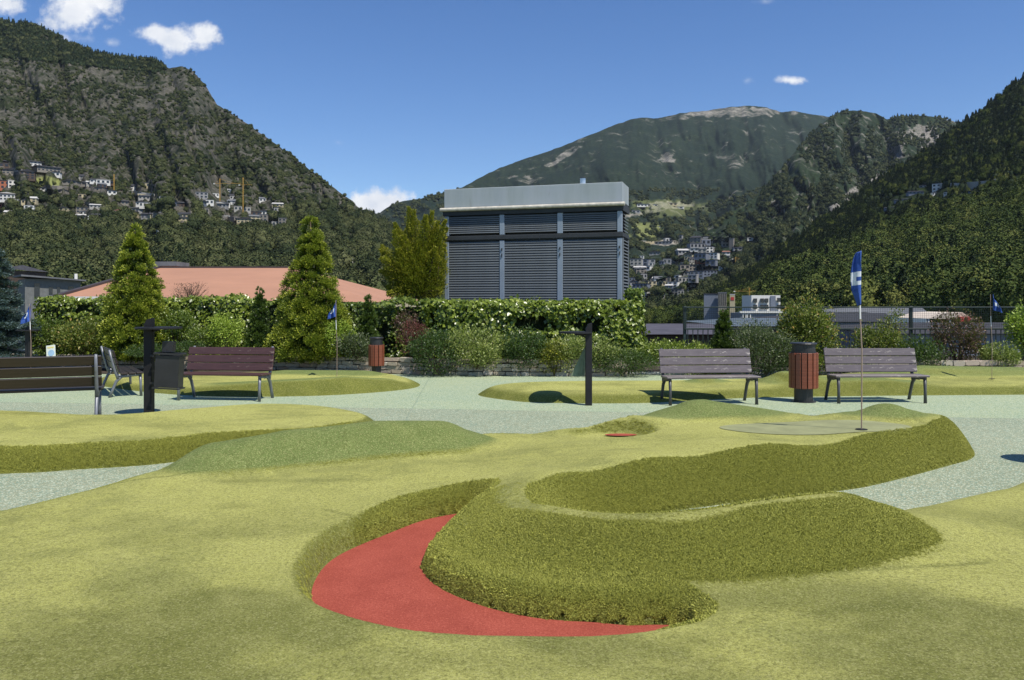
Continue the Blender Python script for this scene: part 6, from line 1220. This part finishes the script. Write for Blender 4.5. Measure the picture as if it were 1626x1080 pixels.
for i, (a, b, c, d, h, m_, l_) in enumerate(((0, 268, 34, 272, 4, 'w_stone', 'pale stone terrace wall at the upper left edge of the houses'), (62, 296, 118, 300, 3, 'w_stone', 'stone terrace wall beside the bright meadow on the left hillside'), (68, 312, 100, 318, 5, 'w_stone', 'grey terrace wall under the meadow on the left hillside'),
    (205, 306, 245, 312, 4, 'w_concrete', 'pale terrace wall right of the lone yellow crane mast'), (310, 342, 372, 350, 5, 'w_stone', 'long stone terrace wall below the paired cranes'), (372, 348, 440, 362, 3, 'w_concrete', 'pale terrace wall right of the paired cranes'), (268, 352, 300, 362, 3, 'w_stone', 'short slanting wall left of the quarry'), (120, 320, 165, 330, 3, 'w_stone', 'low terrace wall among the left hillside houses'),
    (520, 368, 560, 376, 4, 'w_stone', 'stone terrace wall above the right shoulder of the largest conifer'), (560, 396, 606, 398, 2, 'w_cream', 'dry field terrace in the gap between the mountains'), (566, 408, 612, 411, 2, 'w_stone', 'lower field terrace in the gap between the mountains'), (550, 386, 596, 390, 2, 'w_stone', 'upper field terrace in the gap between the mountains'),
    (1022, 388, 1060, 386, 4, 'w_cream', 'sandy embankment left of the grey tower house right of the shaft'), (1004, 470, 1050, 464, 3, 'w_concrete', 'pale road edge below the houses right of the shaft'), (1070, 418, 1110, 422, 3, 'w_concrete', 'pale terrace between the two house clusters right of the shaft'), (1008, 478, 1050, 476, 2, 'w_white', 'white parapet low in the valley right of the shaft'))):
    terrace(a, b, c, d, h, m_, l_)
# tower cranes
M['crane_yellow'] = simple('crane yellow', (.50, .30, .06), .6, .1)
def crane(label, px, pyt, pyb, jib, back, pos=None, wk=1.0, col='crane_yellow'):
    g = Vector(pos) if pos else ground_hit(px, pyb); d = g.y; k = d / F; H = (pyb - pyt) * k; w = 1.1 * k * wk; t = tag(empty('tower_crane', g), label, 'crane', 'tower cranes'); mb = MB()
    for sx_ in (-1, 1):
        for sy_ in (-1, 1): mb.tube([(sx_ * w / 2, sy_ * w / 2, -3), (sx_ * w / 2, sy_ * w / 2, H)], w * .16, 4)
    n = max(5, int(H / w / 1.4))
    for i in range(n):
        z0, z1 = H * i / n, H * (i + 1) / n; s = 1 if i % 2 else -1; mb.tube([(-s * w / 2, -w / 2, z0), (s * w / 2, -w / 2, z1)], w * .10, 3); mb.tube([(-w / 2, -s * w / 2, z0), (-w / 2, s * w / 2, z1)], w * .10, 3); mb.tube([(w / 2, s * w / 2, z0), (w / 2, -s * w / 2, z1)], w * .10, 3)
    mb.build('mast', M[col], t)
    if jib or back:
        zj = H * .80 if jib > 0 else H * .88
        mb = MB(); mb.tube([(-back * k, 0, zj), (jib * k, 0, zj)], w * .22, 4); mb.tube([(-back * k * .8, 0, zj + w * .0), (0, 0, H), (jib * k * .7, 0, zj + w * .2)], w * .08, 3); mb.build('jib', M[col], t)
        mb = MB(); mb.box(-back * k - w, -back * k + w * 1.2, -w * .5, w * .5, zj - w * 1.1, zj + w * .3); mb.build('counterweight', M['w_white'], t)
    return t
crane('yellow tower crane with a long arm, left one of the pair above the quarry', 349, 284, 321, 34, 9)
crane('orange tower crane, right one of the pair above the quarry', 386, 282, 340, 14, 6)
crane('yellow crane mast standing alone above the left conifer', 181, 277, 305, 0, 0)
crane('small yellow crane beside the modern white building', 1190, 457, 484, 10, 24, pos=at(1190, 484, 330))
crane('thin crane among the houses right of the shaft', 1168, 408, 424, 10, 5, wk=.7)
# unique labels for look-alikes: ordinal from the left within the look-alikes
from collections import defaultdict
gl = defaultdict(list)
for px, t in houses: gl[t['label']].append((px, t))
ordn = ['first', 'second', 'third', 'fourth', 'fifth', 'sixth', 'seventh', 'eighth', 'ninth', 'tenth', 'eleventh', 'twelfth', 'thirteenth', 'fourteenth']
for lab, lst in gl.items():
    if len(lst) > 1:
        lst.sort(key=lambda q: q[0])
        for i, (px, t) in enumerate(lst): t['label'] = f"{ordn[min(i, 13)]} from the left, {lab}"
# ------------------------------------------------------------------ air
hz = MB(); hz.box(-6500, 6500, -400, 9200, -17.5, 1750); M['haze'] = bpy.data.materials.new('air haze'); M['haze'].use_nodes = True; ht = M['haze'].node_tree; ht.nodes.clear()
ho = ht.nodes.new('ShaderNodeOutputMaterial'); hv = ht.nodes.new('ShaderNodeVolumePrincipled'); hv.inputs['Color'].default_value = (.62, .74, .92, 1); hv.inputs['Density'].default_value = .000019; hv.inputs['Anisotropy'].default_value = .0; ht.links.new(hv.outputs[0], ho.inputs['Volume'])
o = hz.build('haze', M['haze']); tag(o, kind='stuff')
